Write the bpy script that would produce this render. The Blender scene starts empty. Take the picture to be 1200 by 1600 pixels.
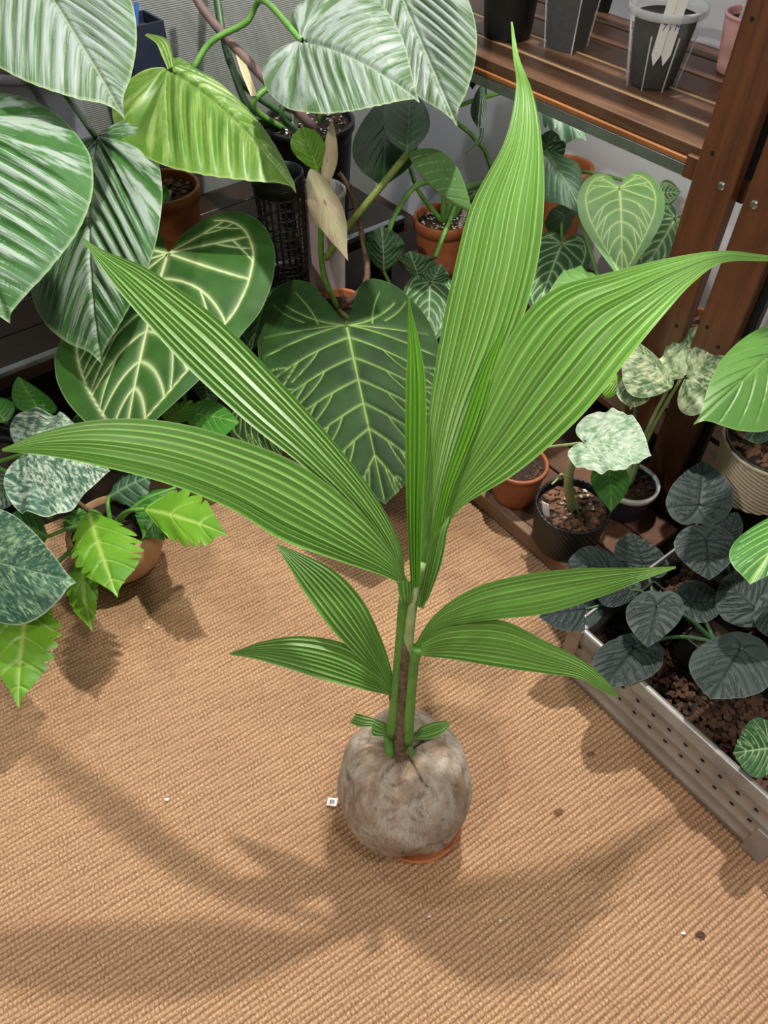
import bpy, bmesh, math, random
import numpy as np
from mathutils import Vector

rnd = random.Random(7)
nr = np.random.default_rng(7)
S = bpy.context.scene
COL = S.collection

# ------------------------------------------------------------------ camera, light, exposure
F = 1190.0
PITCH = math.radians(48.6)
CAM = np.array([0.0, 0.0, 1.35])
cd = bpy.data.cameras.new('camera')
cam = bpy.data.objects.new('camera', cd)
COL.objects.link(cam)
cam.location = CAM
cam.rotation_euler = (math.pi / 2 - PITCH, 0, 0)
cd.sensor_fit = 'VERTICAL'
cd.sensor_height = 24.0
cd.lens = 24.0 * F / 1600.0
cd.clip_start = 0.02
S.camera = cam

S.view_settings.view_transform = 'Standard'
S.view_settings.look = 'None'
S.view_settings.gamma = 1
S.view_settings.exposure = 0.12
S.view_settings.use_curve_mapping = False

w = bpy.data.worlds.new('room_air')
S.world = w
w.use_nodes = True
w.node_tree.nodes['Background'].inputs[0].default_value = (0.92, 0.95, 1.0, 1)
w.node_tree.nodes['Background'].inputs[1].default_value = 0.075


def lamp(name, loc, power, size, color, target=None, spot=None):
    if spot:
        ld = bpy.data.lights.new(name, 'SPOT')
        ld.spot_size = math.radians(spot)
        ld.spot_blend = 0.5
    else:
        ld = bpy.data.lights.new(name, 'POINT')
    ld.energy = power
    ld.shadow_soft_size = size
    ld.color = color
    o = bpy.data.objects.new(name, ld)
    COL.objects.link(o)
    o.location = loc
    if target is not None:
        o.rotation_euler = (Vector(target) - Vector(loc)).to_track_quat('-Z', 'Y').to_euler()
    return o


lamp('grow_lamp', (0.34, 1.62, 2.55), 225, 0.035, (1.0, 0.96, 0.89))
lamp('grow_lamp', (-1.05, 1.20, 2.60), 48, 0.05, (0.88, 0.93, 1.0))
lamp('ceiling_lamp', (0.45, -0.10, 2.45), 55, 0.10, (1.0, 0.95, 0.87))
lamp('ceiling_lamp', (-1.15, -0.60, 2.35), 95, 0.03, (1.0, 0.92, 0.82))

# ------------------------------------------------------------------ measured frame of the room
TH = math.radians(37.6)
DD = np.array([-math.sin(TH), math.cos(TH), 0.0])   # along the shelf, away
EE = np.array([math.cos(TH), math.sin(TH), 0.0])    # from the rug towards the shelf wall
UP = np.array([0.0, 0.0, 1.0])


def ed(e, d, z=0.0):
    return EE * e + DD * d + UP * z


_sp, _cp = math.sin(PITCH), math.cos(PITCH)


def sight(u, v):
    x = (u - 600) / F
    y = (800 - v) / F
    return np.array([x, y * _sp + _cp, y * _cp - _sp])


def W(u, v, d):
    """surveyed point: bearing measured on the photograph, distance d in metres"""
    return CAM + sight(u, v) * d


def G(u, v, z=0.0):
    r = sight(u, v)
    return CAM + r * ((z - CAM[2]) / r[2])


# ------------------------------------------------------------------ object helpers
def lin(h):
    h = h.lstrip('#')
    c = [int(h[i:i + 2], 16) / 255 for i in (0, 2, 4)]
    return tuple((x / 12.92 if x <= .04045 else ((x + .055) / 1.055) ** 2.4) for x in c) + (1.0,)


def tag(o, label=None, cat=None, group=None, kind=None):
    if label:
        o['label'] = label
    if cat:
        o['category'] = cat
    if group:
        o['group'] = group
    if kind:
        o['kind'] = kind
    return o


def thing(name, label, cat, loc=(0, 0, 0), group=None):
    o = bpy.data.objects.new(name, None)
    o.empty_display_size = 0.02
    COL.objects.link(o)
    o.location = Vector(loc)
    return tag(o, label, cat, group)


def raw_mesh(name, V, Fc, smooth=True):
    me = bpy.data.meshes.new(name)
    V = np.asarray(V, dtype=np.float32)
    if isinstance(Fc, np.ndarray):
        n, k = Fc.shape
        me.vertices.add(len(V))
        me.vertices.foreach_set('co', V.ravel())
        me.loops.add(n * k)
        me.loops.foreach_set('vertex_index', Fc.astype(np.int32).ravel())
        me.polygons.add(n)
        me.polygons.foreach_set('loop_start', np.arange(n, dtype=np.int32) * k)
        me.update(calc_edges=True)
    else:
        me.from_pydata([tuple(map(float, v)) for v in V], [], [tuple(int(i) for i in f) for f in Fc])
        me.update()
    me.validate()
    if smooth:
        me.polygons.foreach_set('use_smooth', np.ones(len(me.polygons), dtype=bool))
    return me


def obj(name, V, Fc, mat, parent=None, smooth=True, label=None):
    """vertices in world space; the object sits at its parent's origin"""
    V = np.asarray(V, dtype=float)
    if parent is not None:
        org = np.array(worldloc(parent))
    else:
        org = np.array([V[:, 0].mean(), V[:, 1].mean(), V[:, 2].min()])
    me = raw_mesh(name, V - org, Fc, smooth)
    if mat:
        me.materials.append(mat)
    o = bpy.data.objects.new(name, me)
    COL.objects.link(o)
    if parent is not None:
        o.parent = parent
    else:
        o.location = Vector(org)
    if label:
        o['label'] = label
    return o


def worldloc(o):
    v = Vector((0, 0, 0))
    while o is not None:
        v = v + o.location
        o = o.parent
    return v


def attr(o, name, arr, vec=False):
    a = o.data.attributes.new(name, 'FLOAT_VECTOR' if vec else 'FLOAT', 'POINT')
    if vec:
        a.data.foreach_set('vector', np.asarray(arr, dtype=np.float32).ravel())
    else:
        a.data.foreach_set('value', np.asarray(arr, dtype=np.float32).ravel())


class MB:
    def __init__(self):
        self.V = []
        self.F = []

    def add(self, V, Fc):
        b = len(self.V)
        self.V += [np.asarray(v, dtype=float) for v in V]
        self.F += [tuple(int(i) + b for i in f) for f in Fc]
        return self

    def box(self, c, hx, hy, hz, ax=None, bevel=0.0):
        """oriented box; ax = three unit vectors"""
        if ax is None:
            ax = (np.array([1., 0, 0]), np.array([0, 1., 0]), np.array([0, 0, 1.]))
        c = np.asarray(c, dtype=float)
        b = min(bevel, hx * .45, hy * .45, hz * .45)
        if b <= 0:
            P = [c + ax[0] * sx * hx + ax[1] * sy * hy + ax[2] * sz * hz for sz in (-1, 1) for sx, sy in ((-1, -1), (1, -1), (1, 1), (-1, 1))]
            return self.add(P, [(3, 2, 1, 0), (4, 5, 6, 7), (0, 1, 5, 4), (1, 2, 6, 5), (2, 3, 7, 6), (3, 0, 4, 7)])
        P = []
        for z, k in ((-hz, 1), (-hz + b, 0), (hz - b, 0), (hz, 1)):
            x, y = hx - b * k, hy - b * k
            q = b * (1 - k) * .7
            for px, py in ((-x + q, -y), (x - q, -y), (x, -y + q), (x, y - q), (x - q, y), (-x + q, y), (-x, y - q), (-x, -y + q)):
                P.append(c + ax[0] * px + ax[1] * py + ax[2] * z)
        Fc = [tuple(range(7, -1, -1)), tuple(range(24, 32))]
        for r in range(3):
            for i in range(8):
                j = (i + 1) % 8
                Fc.append((r * 8 + i, r * 8 + j, r * 8 + 8 + j, r * 8 + 8 + i))
        return self.add(P, Fc)

    def tube(self, P, R, n=8, cap=True):
        P = [np.asarray(p, dtype=float) for p in P]
        R = R if hasattr(R, '__len__') else [R] * len(P)
        T = []
        for i in range(len(P)):
            t = P[min(i + 1, len(P) - 1)] - P[max(i - 1, 0)]
            T.append(t / (np.linalg.norm(t) + 1e-9))
        a = np.cross(T[0], [0.31, 0.77, 0.2])
        a /= np.linalg.norm(a)
        V = []
        for i, p in enumerate(P):
            a = a - T[i] * (a @ T[i])
            a /= np.linalg.norm(a) + 1e-9
            b = np.cross(T[i], a)
            for k in range(n):
                f = 2 * math.pi * k / n
                V.append(p + R[i] * (a * math.cos(f) + b * math.sin(f)))
        Fc = []
        for i in range(len(P) - 1):
            for k in range(n):
                l = (k + 1) % n
                Fc.append((i * n + k, i * n + l, i * n + n + l, i * n + n + k))
        if cap:
            Fc.append(tuple(range(n - 1, -1, -1)))
            Fc.append(tuple(range((len(P) - 1) * n, len(P) * n)))
        return self.add(V, Fc)

    def lathe(self, prof, c, n=48, fn=None, close=False):
        c = np.asarray(c, dtype=float)
        V = []
        for i, (r, z) in enumerate(prof):
            for k in range(n):
                f = 2 * math.pi * k / n
                rr = r if fn is None else r + fn(f, z, r)
                V.append(c + np.array([rr * math.cos(f), rr * math.sin(f), z]))
        Fc = []
        for i in range(len(prof) - 1):
            for k in range(n):
                l = (k + 1) % n
                Fc.append((i * n + k, i * n + l, i * n + n + l, i * n + n + k))
        if close:
            Fc.append(tuple(range(n - 1, -1, -1)))
            Fc.append(tuple(range((len(prof) - 1) * n, len(prof) * n)))
        return self.add(V, Fc)

    def build(self, name, mat, parent=None, smooth=False, label=None):
        return obj(name, np.array(self.V), self.F, mat, parent, smooth, label)


def spline(P, n):
    """Catmull-Rom through points, n samples"""
    P = np.asarray(P, dtype=float)
    m = len(P)
    Q = np.vstack([2 * P[0] - P[1], P, 2 * P[-1] - P[-2]])
    t = np.linspace(0, m - 1, n)
    i = np.minimum(t.astype(int), m - 2)
    f = (t - i)[:, None]
    p0, p1, p2, p3 = Q[i], Q[i + 1], Q[i + 2], Q[i + 3]
    return .5 * (2 * p1 + (p2 - p0) * f + (2 * p0 - 5 * p1 + 4 * p2 - p3) * f ** 2 + (3 * p1 - p0 - 3 * p2 + p3) * f ** 3)


def stalk(name, pts, r0, r1, mat, parent, n=8, seg=18, label=None):
    P = spline(pts, seg)
    R = np.linspace(r0, r1, seg)
    m = MB()
    m.tube(P, R, n)
    return m.build(name, mat, parent, True, label)


# ------------------------------------------------------------------ materials
class NT:
    def __init__(self, name):
        self.m = bpy.data.materials.new(name)
        self.m.use_nodes = True
        self.t = self.m.node_tree
        self.n = self.t.nodes
        self.b = self.n['Principled BSDF']

    def node(self, typ, **kw):
        x = self.n.new(typ)
        for k, v in kw.items():
            if k == 'inp':
                for a, b in v.items():
                    if hasattr(b, 'links') or isinstance(b, bpy.types.NodeSocket):
                        self.t.links.new(b, x.inputs[a])
                    else:
                        x.inputs[a].default_value = b
            else:
                setattr(x, k, v)
        return x

    def link(self, a, b):
        self.t.links.new(a, b)

    def attr(self, name, out='Fac'):
        return self.node('ShaderNodeAttribute', attribute_name=name).outputs[out]

    def noise(self, scale, detail=3, rough=.55, vec=None, dist=0.0):
        x = self.node('ShaderNodeTexNoise', inp={'Scale': scale, 'Detail': detail, 'Roughness': rough, 'Distortion': dist})
        if vec is not None:
            self.link(vec, x.inputs['Vector'])
        return x.outputs['Fac']

    def ramp(self, fac, stops, interp='LINEAR'):
        x = self.node('ShaderNodeValToRGB')
        x.color_ramp.interpolation = interp
        els = x.color_ramp.elements
        while len(els) < len(stops):
            els.new(0.5)
        for el, (p, c) in zip(els, stops):
            el.position = p
            el.color = c if not isinstance(c, str) else lin(c)
        self.link(fac, x.inputs[0])
        return x.outputs['Color']

    def mix(self, fac, a, b):
        x = self.node('ShaderNodeMix', data_type='RGBA')
        for s, v in ((x.inputs['Factor'], fac), (x.inputs[6], a), (x.inputs[7], b)):
            if isinstance(v, bpy.types.NodeSocket):
                self.link(v, s)
            else:
                s.default_value = lin(v) if isinstance(v, str) else v
        return x.outputs[2]

    def math(self, op, a, b=0.0, clamp=False):
        x = self.node('ShaderNodeMath', operation=op, use_clamp=clamp)
        for i, v in enumerate((a, b)):
            if isinstance(v, bpy.types.NodeSocket):
                self.link(v, x.inputs[i])
            else:
                x.inputs[i].default_value = v
        return x.outputs[0]

    def mapping(self, vec, scale):
        x = self.node('ShaderNodeMapping')
        x.inputs['Scale'].default_value = scale
        self.link(vec, x.inputs['Vector'])
        return x.outputs[0]

    def bump(self, h, strength=.4, dist=.002):
        x = self.node('ShaderNodeBump', inp={'Strength': strength, 'Distance': dist})
        self.link(h, x.inputs['Height'])
        self.link(x.outputs[0], self.b.inputs['Normal'])

    def set(self, color=None, rough=None, metal=None, spec=None, **kw):
        for k, v in (('Base Color', color), ('Roughness', rough), ('Metallic', metal), ('Specular IOR Level', spec)):
            if v is None:
                continue
            if isinstance(v, bpy.types.NodeSocket):
                self.link(v, self.b.inputs[k])
            else:
                self.b.inputs[k].default_value = lin(v) if isinstance(v, str) else v
        for k, v in kw.items():
            self.b.inputs[k.replace('_', ' ')].default_value = v
        return self.m


def plain(name, c1, c2=None, scale=30, rough=.6, metal=0, spec=.5, bump=0, bscale=None, **kw):
    t = NT(name)
    co = t.node('ShaderNodeTexCoord').outputs['Object']
    col = c1
    if c2:
        col = t.ramp(t.noise(scale, 4, .6, co), [(.3, c1), (.7, c2)])
    if bump:
        t.bump(t.noise(bscale or scale * 3, 4, .6, co), bump, .002)
    return t.set(col, rough, metal, spec, **kw)


def leafmat(name, c1, c2, vein, kind='plain', rough=.42, spec=.5, silver='#b9cbbd', trans=.18, sscale=1.0, bump=.15, thr=(.45, .6), edge=None):
    """kind: plain / silver / mottled.  attributes: vein, lf=(lateral phase, y, seed), lp=(x,y,seed) in metres"""
    t = NT(name)
    lf = t.attr('lf', 'Vector')
    lp = t.attr('lp', 'Vector')
    base = t.ramp(t.noise(14, 4, .6, lp), [(.32, c1), (.68, c2)])
    if kind == 'silver':
        st = t.noise(1.0, 5, .62, t.mapping(lf, (150 * sscale, 16 * sscale, 1)))
        st2 = t.noise(1.0, 2, .5, t.mapping(lf, (40 * sscale, 7 * sscale, 1)))
        sm = t.math('ADD', t.math('MULTIPLY', st, .6), t.math('MULTIPLY', st2, .4))
        g = t.attr('groove')
        sm = t.math('SUBTRACT', sm, t.math('MULTIPLY', g, .17))
        base = t.mix(t.ramp(sm, [(thr[0], (0, 0, 0, 1)), (thr[1], (1, 1, 1, 1))]), base, silver)
    elif kind == 'mottled':
        a = t.noise(1.0, 7, .72, t.mapping(lf, (110 * sscale, 75 * sscale, 1)))
        b = t.noise(1.0, 3, .6, t.mapping(lp, (24 * sscale, 24 * sscale, 1)))
        sm = t.math('ADD', t.math('MULTIPLY', a, .72), t.math('MULTIPLY', b, .28))
        base = t.mix(t.ramp(sm, [(thr[0], (0, 0, 0, 1)), (thr[1], (1, 1, 1, 1))]), base, silver)
        base = t.mix(t.ramp(b, [(.5, (0, 0, 0, 1)), (.75, (.5, .5, .5, 1))]), base, c2)
    col = t.mix(t.attr('vein'), base, vein)
    if edge:
        col = t.mix(t.attr('rim'), col, edge)
    t.set(col, rough, 0, spec)
    if bump:
        t.bump(t.noise(220, 3, .6, lp), bump, .001)
    if trans:
        tr = t.node('ShaderNodeBsdfTranslucent')
        t.link(col, tr.inputs['Color'])
        mx = t.node('ShaderNodeMixShader')
        mx.inputs[0].default_value = trans
        t.link(t.b.outputs[0], mx.inputs[1])
        t.link(tr.outputs[0], mx.inputs[2])
        t.link(mx.outputs[0], t.n['Material Output'].inputs['Surface'])
    return t.m


M = {}
M['palm'] = leafmat('palm_green', '#4a7c24', '#68a036', '#c6d896', rough=.29, spec=.7, trans=.22)
M['palm_dark'] = leafmat('palm_deep', '#437324', '#5b9030', '#bacf8c', rough=.37, spec=.6, trans=.2)
M['spear'] = leafmat('palm_spear', '#4c861f', '#64a02c', '#a9c860', rough=.4, trans=.3)
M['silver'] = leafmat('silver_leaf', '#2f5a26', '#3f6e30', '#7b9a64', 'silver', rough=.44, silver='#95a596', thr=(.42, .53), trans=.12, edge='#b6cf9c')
M['silver_grey'] = leafmat('silver_pale_leaf', '#3c5a31', '#4c6a3c', '#8fa378', 'silver', rough=.44, silver='#8d9a92', thr=(.36, .52), trans=.12, edge='#b9cb98')  # greyer leaf colour than the other silver leaf
M['bright'] = leafmat('lime_leaf', '#557f2c', '#6f953a', '#b4c880', 'silver', rough=.38, silver='#a3bd6e', thr=(.48, .64), trans=.25, edge='#c9d690')
M['crystal'] = leafmat('white_veined_leaf', '#2b511d', '#3a6427', '#cfe0a2', rough=.5, spec=.3, trans=.12, edge='#9fc283')
M['velvet'] = leafmat('velvet_leaf', '#1d3514', '#2b4b1e', '#8fae62', rough=.62, spec=.25, trans=.1, edge='#7fa066')
M['grey_heart'] = leafmat('pale_heart_leaf', '#58804a', '#688f54', '#b3cb84', rough=.5, spec=.35, trans=.18, edge='#9ac06c')
M['dark_heart'] = leafmat('dark_heart_leaf', '#2c4f2c', '#3a6136', '#a3bf8e', rough=.5, spec=.35, trans=.1, edge='#7fa27a')
M['black_leaf'] = leafmat('slate_leaf', '#2e3936', '#3d4946', '#141b1a', rough=.55, spec=.35, trans=.03, edge='#71877a', bump=.3)
M['mottle'] = leafmat('mottled_leaf', '#2c5440', '#446c55', '#bccba8', 'mottled', rough=.42, silver='#c3d0ba', thr=(.46, .58), trans=.15, edge='#d5e0c0')
M['mottle_cream'] = leafmat('mottled_cream_leaf', '#3f6340', '#567a50', '#c6cfa4', 'mottled', rough=.42, silver='#c9d0a6', thr=(.44, .57), trans=.15, edge='#c9d0a6')
M['mottle_dark'] = leafmat('mottled_dark_leaf', '#1f4030', '#335a45', '#8fae88', 'mottled', rough=.42, silver='#98b489', thr=(.49, .62), trans=.1, edge='#cfdcbc')
M['mottle_white'] = leafmat('mottled_white_leaf', '#4c8a50', '#6d9c6c', '#dfe8cf', 'mottled', rough=.42, silver='#cdd6c4', thr=(.40, .56), trans=.15, edge='#e0e8d0')
M['lime'] = leafmat('jagged_lime_leaf', '#5f9a26', '#7ab032', '#b0cf68', rough=.36, spec=.5, trans=.28)
M['jag_green'] = leafmat('jagged_green_leaf', '#2f6a20', '#417f2a', '#7dab4c', rough=.4, spec=.5, trans=.18)
M['green'] = leafmat('green_leaf', '#3b7a2a', '#4f9036', '#8fba62', rough=.4, trans=.18)
M['dkgreen'] = leafmat('deep_green_leaf', '#18341a', '#23441f', '#3e6234', rough=.35, trans=.08)
M['mid'] = leafmat('mid_green_leaf', '#588a3c', '#6a9a48', '#98ba6c', rough=.38, trans=.22, edge='#a9cd78')
M['teal'] = leafmat('grey_green_leaf', '#3c5c44', '#4c6e52', '#82a378', rough=.4, trans=.1)
M['pink_leaf'] = leafmat('blush_leaf', '#e8e2b4', '#ecc9b0', '#d2de92', rough=.5, trans=.25)
M['speckle'] = leafmat('speckled_leaf', '#35702a', '#488534', '#a9cc74', 'mottled', rough=.38, silver='#c2dba0', thr=(.585, .64), trans=.15, edge='#a9cc74')
M['petiole'] = plain('petiole_green', '#4f8432', '#6b9c46', 40, .45)
M['petiole_dark'] = plain('petiole_dark', '#2c4a2a', '#3b5f36', 40, .45)
M['petiole_pale'] = plain('petiole_pale', '#8fa767', '#aebd86', 40, .5)
M['stem_brown'] = plain('stem_brown', '#5e4838', '#7d6350', 60, .8, bump=.4)
M['stem_mauve'] = plain('stem_mauve', '#5d4a56', '#75604f', 30, .7, bump=.3)
M['fuzzy'] = plain('fuzzy_petiole', '#6f8438', '#8d9a50', 200, .8, bump=.8, bscale=500)
M['sheath_brown'] = plain('sheath_brown', '#4d3b2a', '#7d6a4f', 90, .85, bump=.5)
M['terracotta'] = plain('terracotta', '#ab6238', '#bf7548', 25, .75, bump=.15)
M['terracotta_glazed'] = plain('terracotta_brown', '#8a4c2a', '#a3623a', 25, .45, bump=.1)
M['clay_beige'] = plain('clay_beige', '#b08a62', '#bf9a72', 25, .7, bump=.2)
M['black_plastic'] = plain('black_plastic', '#141516', '#1c1d1f', 40, .4)
M['navy_plastic'] = plain('navy_plastic', '#1d2333', '#252c40', 40, .45)
M['white_plastic'] = plain('white_plastic', '#dcdcd6', '#e6e6e0', 30, .35)
M['lilac_pot'] = plain('lilac_pot', '#b9abb8', '#c9bcb8', 20, .5)
M['grey_pot'] = plain('grey_pot', '#6d7078', '#7f838c', 20, .55)
M['rib_beige'] = plain('ribbed_beige', '#b5a68c', '#c2b49a', 20, .5)
M['pink_pot'] = plain('pink_pot', '#e0a7a2', '#e6b3ae', 30, .5)
M['soil'] = plain('potting_soil', '#1f1712', '#3c2c20', 160, .95, bump=1.0, bscale=260)
M['soil_perlite'] = plain('perlite_soil', '#1d1612', '#34271e', 160, .95, bump=1.0)
M['bark'] = plain('bark_chips', '#563a29', '#8d664c', 45, .85, bump=.4)
M['bark_dark'] = plain('bark_chips_dark', '#372418', '#664634', 45, .9, bump=.4)
M['perlite'] = plain('perlite', '#d9d6cc', '#eeece6', 60, .9)
M['tag_white'] = plain('tag_white', '#e4e4e0', rough=.5)
M['tag_blue'] = plain('tag_blue', '#4f7fd0', rough=.4)
M['ink'] = plain('ink', '#2a3f8f', rough=.6)
M['ink_black'] = plain('ink_black', '#23252a', rough=.6)
M['metal_screw'] = plain('screw_steel', '#b8babd', rough=.28, metal=1)
M['metal_edge'] = plain('metal_edge', '#9a9fa6', '#b3b7bd', 20, .35, metal=.9)
M['dark_metal'] = plain('dark_metal', '#23242a', rough=.4, metal=.6)
M['hole'] = plain('hole_dark', '#0b0a09', rough=.9)


def wood(name, c1, c2, axis, rough=.5, scale=1.0, bump=.15):
    """grain along a world-space axis"""
    t = NT(name)
    co = t.node('ShaderNodeTexCoord').outputs['Object']
    v = t.node('ShaderNodeVectorRotate', rotation_type='Z_AXIS')
    t.link(co, v.inputs['Vector'])
    v.inputs['Angle'].default_value = -TH
    sc = {'d': (70, 5, 70), 'e': (5, 70, 70), 'z': (60, 60, 4)}[axis]
    n = t.noise(1.0, 5, .62, t.mapping(v.outputs[0], tuple(s * scale for s in sc)), .4)
    n2 = t.noise(9, 3, .6, co)
    col = t.ramp(t.math('ADD', t.math('MULTIPLY', n, .7), t.math('MULTIPLY', n2, .3)), [(.35, c1), (.65, c2)])
    t.bump(n, bump, .002)
    return t.set(col, rough)


M['shelf_wood'] = wood('shelf_wood', '#4a3223', '#6c4d38', 'd', .42)
M['shelf_lip'] = wood('shelf_wood_lip', '#7d4c28', '#a0683a', 'd', .42)
M['post_wood'] = wood('post_wood', '#4a2a18', '#6a4027', 'z', .42)
M['plat_wood'] = wood('platform_wood', '#6e523e', '#96785f', 'd', .7, bump=.4)
M['plat_dark'] = wood('platform_wood_dark', '#4f3222', '#6f4a34', 'e', .6)
M['bench_wood'] = wood('bench_wood', '#1d1511', '#302219', 'e', .4)
M['floor_wood'] = wood('floor_wood', '#2a1d15', '#3d2b1f', 'd', .5)

# ------------------------------------------------------------------ leaf builders
OUT = {
    'heart': ([(.03, 0), (-.06, .05), (-.16, .16), (-.235, .36), (-.235, .6), (-.15, .82), (.02, .97), (.2, 1.0), (.4, .92), (.6, .7), (.78, .42), (.9, .2), (.96, .08), (1, 0)], 0.0, .18),
    'heart_wide': ([(.05, 0), (-.05, .06), (-.17, .18), (-.26, .38), (-.27, .6), (-.18, .83), (0, .97), (.15, 1.0), (.36, .93), (.58, .74), (.77, .46), (.9, .2), (.965, .06), (1, 0)], 0.0, .13),
    'heart_open': ([(.02, 0), (-.04, .12), (-.13, .3), (-.17, .5), (-.13, .74), (0, .93), (.17, 1.0), (.38, .93), (.6, .7), (.8, .38), (.92, .13), (1, 0)], 0.0, .17),
    'verru': ([(.03, 0), (.03, .1), (-.01, .2), (-.1, .23), (-.2, .215), (-.29, .24), (-.36, .34), (-.39, .5), (-.35, .72), (-.2, .92), (.04, 1.0), (.32, .96), (.55, .78), (.75, .52), (.9, .23), (1, 0)], 0.0, .13),
    'peltate': ([(-.42, 0), (-.36, .07), (-.40, .28), (-.36, .52), (-.22, .8), (0, .98), (.15, 1.0), (.4, .9), (.65, .64), (.85, .32), (.95, .12), (1, 0)], 0.0, .12),
    'ovate': ([(0, 0), (.02, .18), (.08, .5), (.2, .83), (.36, 1.0), (.55, .92), (.74, .63), (.88, .31), (.95, .13), (1, 0)], .4, .38),
    'acum': ([(0, 0), (.02, .2), (.08, .55), (.2, .86), (.36, 1.0), (.55, .92), (.72, .64), (.83, .37), (.9, .17), (.95, .06), (1, 0)], .4, .36),
    'lance': ([(0, 0), (.04, .25), (.14, .62), (.3, .94), (.42, 1.0), (.6, .84), (.78, .5), (.9, .22), (1, 0)], .42, .42),
}


def half_outline(kind, n):
    P = spline(np.array(OUT[kind][0], dtype=float), 400)
    P[:, 1] = np.maximum(P[:, 1], 0)
    s = np.r_[0, np.cumsum(np.hypot(np.diff(P[:, 0]), np.diff(P[:, 1])))]
    t = np.linspace(0, s[-1], n)
    return np.c_[np.interp(t, s, P[:, 0]), np.interp(t, s, P[:, 1])]


def outline_y(kind, x):
    P = half_outline(kind, 300)
    i = np.argmax(P[:, 1])
    Q = P[i:]
    return np.interp(x, Q[:, 0], Q[:, 1], left=1.0, right=0)


def bez(a, b, c, n=9):
    t = np.linspace(0, 1, n)[:, None]
    a, b, c = map(np.array, (a, b, c))
    return (1 - t) ** 2 * a + 2 * t * (1 - t) * b + t * t * c


def vein_set(kind, style, rg):
    """polylines in leaf coordinates with (start, end) relative widths"""
    L = [(np.array([[.0, 0], [.3, 0], [.6, 0], [.97, 0]]), 1.3, .35)]
    if style == 'none':
        return []
    if style == 'mid':
        n = 7
        for k in range(n):
            x = .08 + .8 * k / n
            xe = min(x + .2, .97)
            for s in (1, -1):
                L.append((bez((x, 0), (x + .05, s * .5 * outline_y(kind, xe)), (xe, s * .85 * outline_y(kind, xe))), .45, .15))
        return L
    if style == 'antho':
        H = half_outline(kind, 201)
        ia = int(np.argmax(H[:, 1]))
        for s in (1, -1):
            sg_ = np.array([1, s])
            H8 = np.c_[np.where(H[:, 0] > 0, H[:, 0] * (.80 + .17 * H[:, 0]), H[:, 0] * .8), H[:, 1] * .80 * s]
            cy = lambda q: np.interp(q, H8[ia:, 0], H8[ia:, 1])
            i0 = int(ia * .42)
            col = H8[i0:192:5]
            L.append((col, .75, .35))
            ends = [int(ia * q) for q in (.50, .78, 1.06)]
            bs = []
            for e_i, bul in zip(ends, (-.02, .0, .05)):
                e_ = H8[min(e_i, 195)]
                c_ = e_ * .5 + np.array([bul, s * .10])
                bs.append(bez((0, 0), c_, e_))
                L.append((bs[-1], 1.0, .6))
            for b1, e1, e2 in ((bs[0], ends[0], ends[1]), (bs[1], ends[1], ends[2])):
                for q_, f_ in ((4, .35), (6, .68)):
                    p_ = b1[q_]
                    e_ = H8[int(e1 + (e2 - e1) * f_)]
                    L.append((bez(p_, (p_ + e_) / 2 + np.array([.02, s * .05]), e_, 6), .5, .35))
            for k in range(5):
                x = .15 + .145 * k + rg.uniform(-.012, .012)
                xe = min(x + .27 - .03 * k, .95)
                ye = cy(xe)
                C_ = bez((x, 0), (x + .03, ye * .65), (xe, ye))
                L.append((C_, .85, .5))
                if k < 3:
                    p_ = C_[4]
                    xf = min(xe + .09, .95)
                    e_ = np.array([xf, cy(xf)])
                    L.append((bez(p_, (p_ + e_) / 2 + np.array([-.01, s * .03]), e_, 6), .42, .32))
        return L
    if style == 'verru':
        for s in (1, -1):
            L.append((bez((0, s * .02), (-.03, s * .35), (-.22, s * .62)), 1.0, .4))
            L.append((bez((0, s * .02), (.0, s * .4), (-.02, s * .9)), 1.0, .35))
            L.append((bez((-.03, s * .3), (-.16, s * .34), (-.29, s * .48)), .6, .25))
            L.append((bez((-.06, s * .45), (-.12, s * .62), (-.25, s * .76)), .5, .25))
            L.append((bez((0, s * .02), (.04, s * .45), (.12, s * .93)), .9, .35))
            for k in range(6):
                x = .09 + .135 * k
                xe = min(x + .2 - .012 * k, .97)
                ye = s * .95 * outline_y(kind, xe)
                C = bez((x, 0), (x + .07, ye * .5), (xe, ye))
                L.append((C, .95 - .06 * k, .3))
                p = C[5]
                L.append((bez(p, p + [.06, ye * .1], p + [.15, ye * .28], 6), .5, .4))
                p = C[3]
                L.append((bez(p, p + [.07, ye * .08], p + [.16, ye * .36], 7), .45, .4))
                p = C[6]
                L.append((bez(p, p + [-.02, ye * .12], p + [.0, ye * .3], 6), .45, .35))
        return L
    if style == 'aloc':
        lob = min(p[0] for p in OUT[kind][0])
        for s in (1, -1):
            L.append((bez((0, 0), (lob * .5, s * .12), (lob * .75, s * .4)), 1.0, .3))
            for a, b in (((.0, .5), (-.05, .92)), ((.05, .55), (.25, .95))):
                L.append((bez((0, 0), (a[0], s * a[1] * .9), (b[0], s * b[1])), .8, .3))
            for k in range(4):
                x = .16 + .17 * k
                xe = min(x + .22, .95)
                ye = s * .9 * outline_y(kind, xe)
                C = bez((x, 0), (x + .03, ye * .6), (xe, ye))
                L.append((C, .7, .25))
            for k in range(26):
                xa = rg.uniform(lob * .6, .8)
                ya = s * rg.uniform(.15, .8) * (outline_y(kind, xa) if xa > .1 else .95)
                dx, dy = rg.uniform(.03, .09), s * rg.uniform(.08, .2)
                L.append((np.array([[xa, ya], [xa + dx * .3, ya + dy * .5], [xa + dx, ya + dy]]), .35, .2))
        return L
    return L


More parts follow.
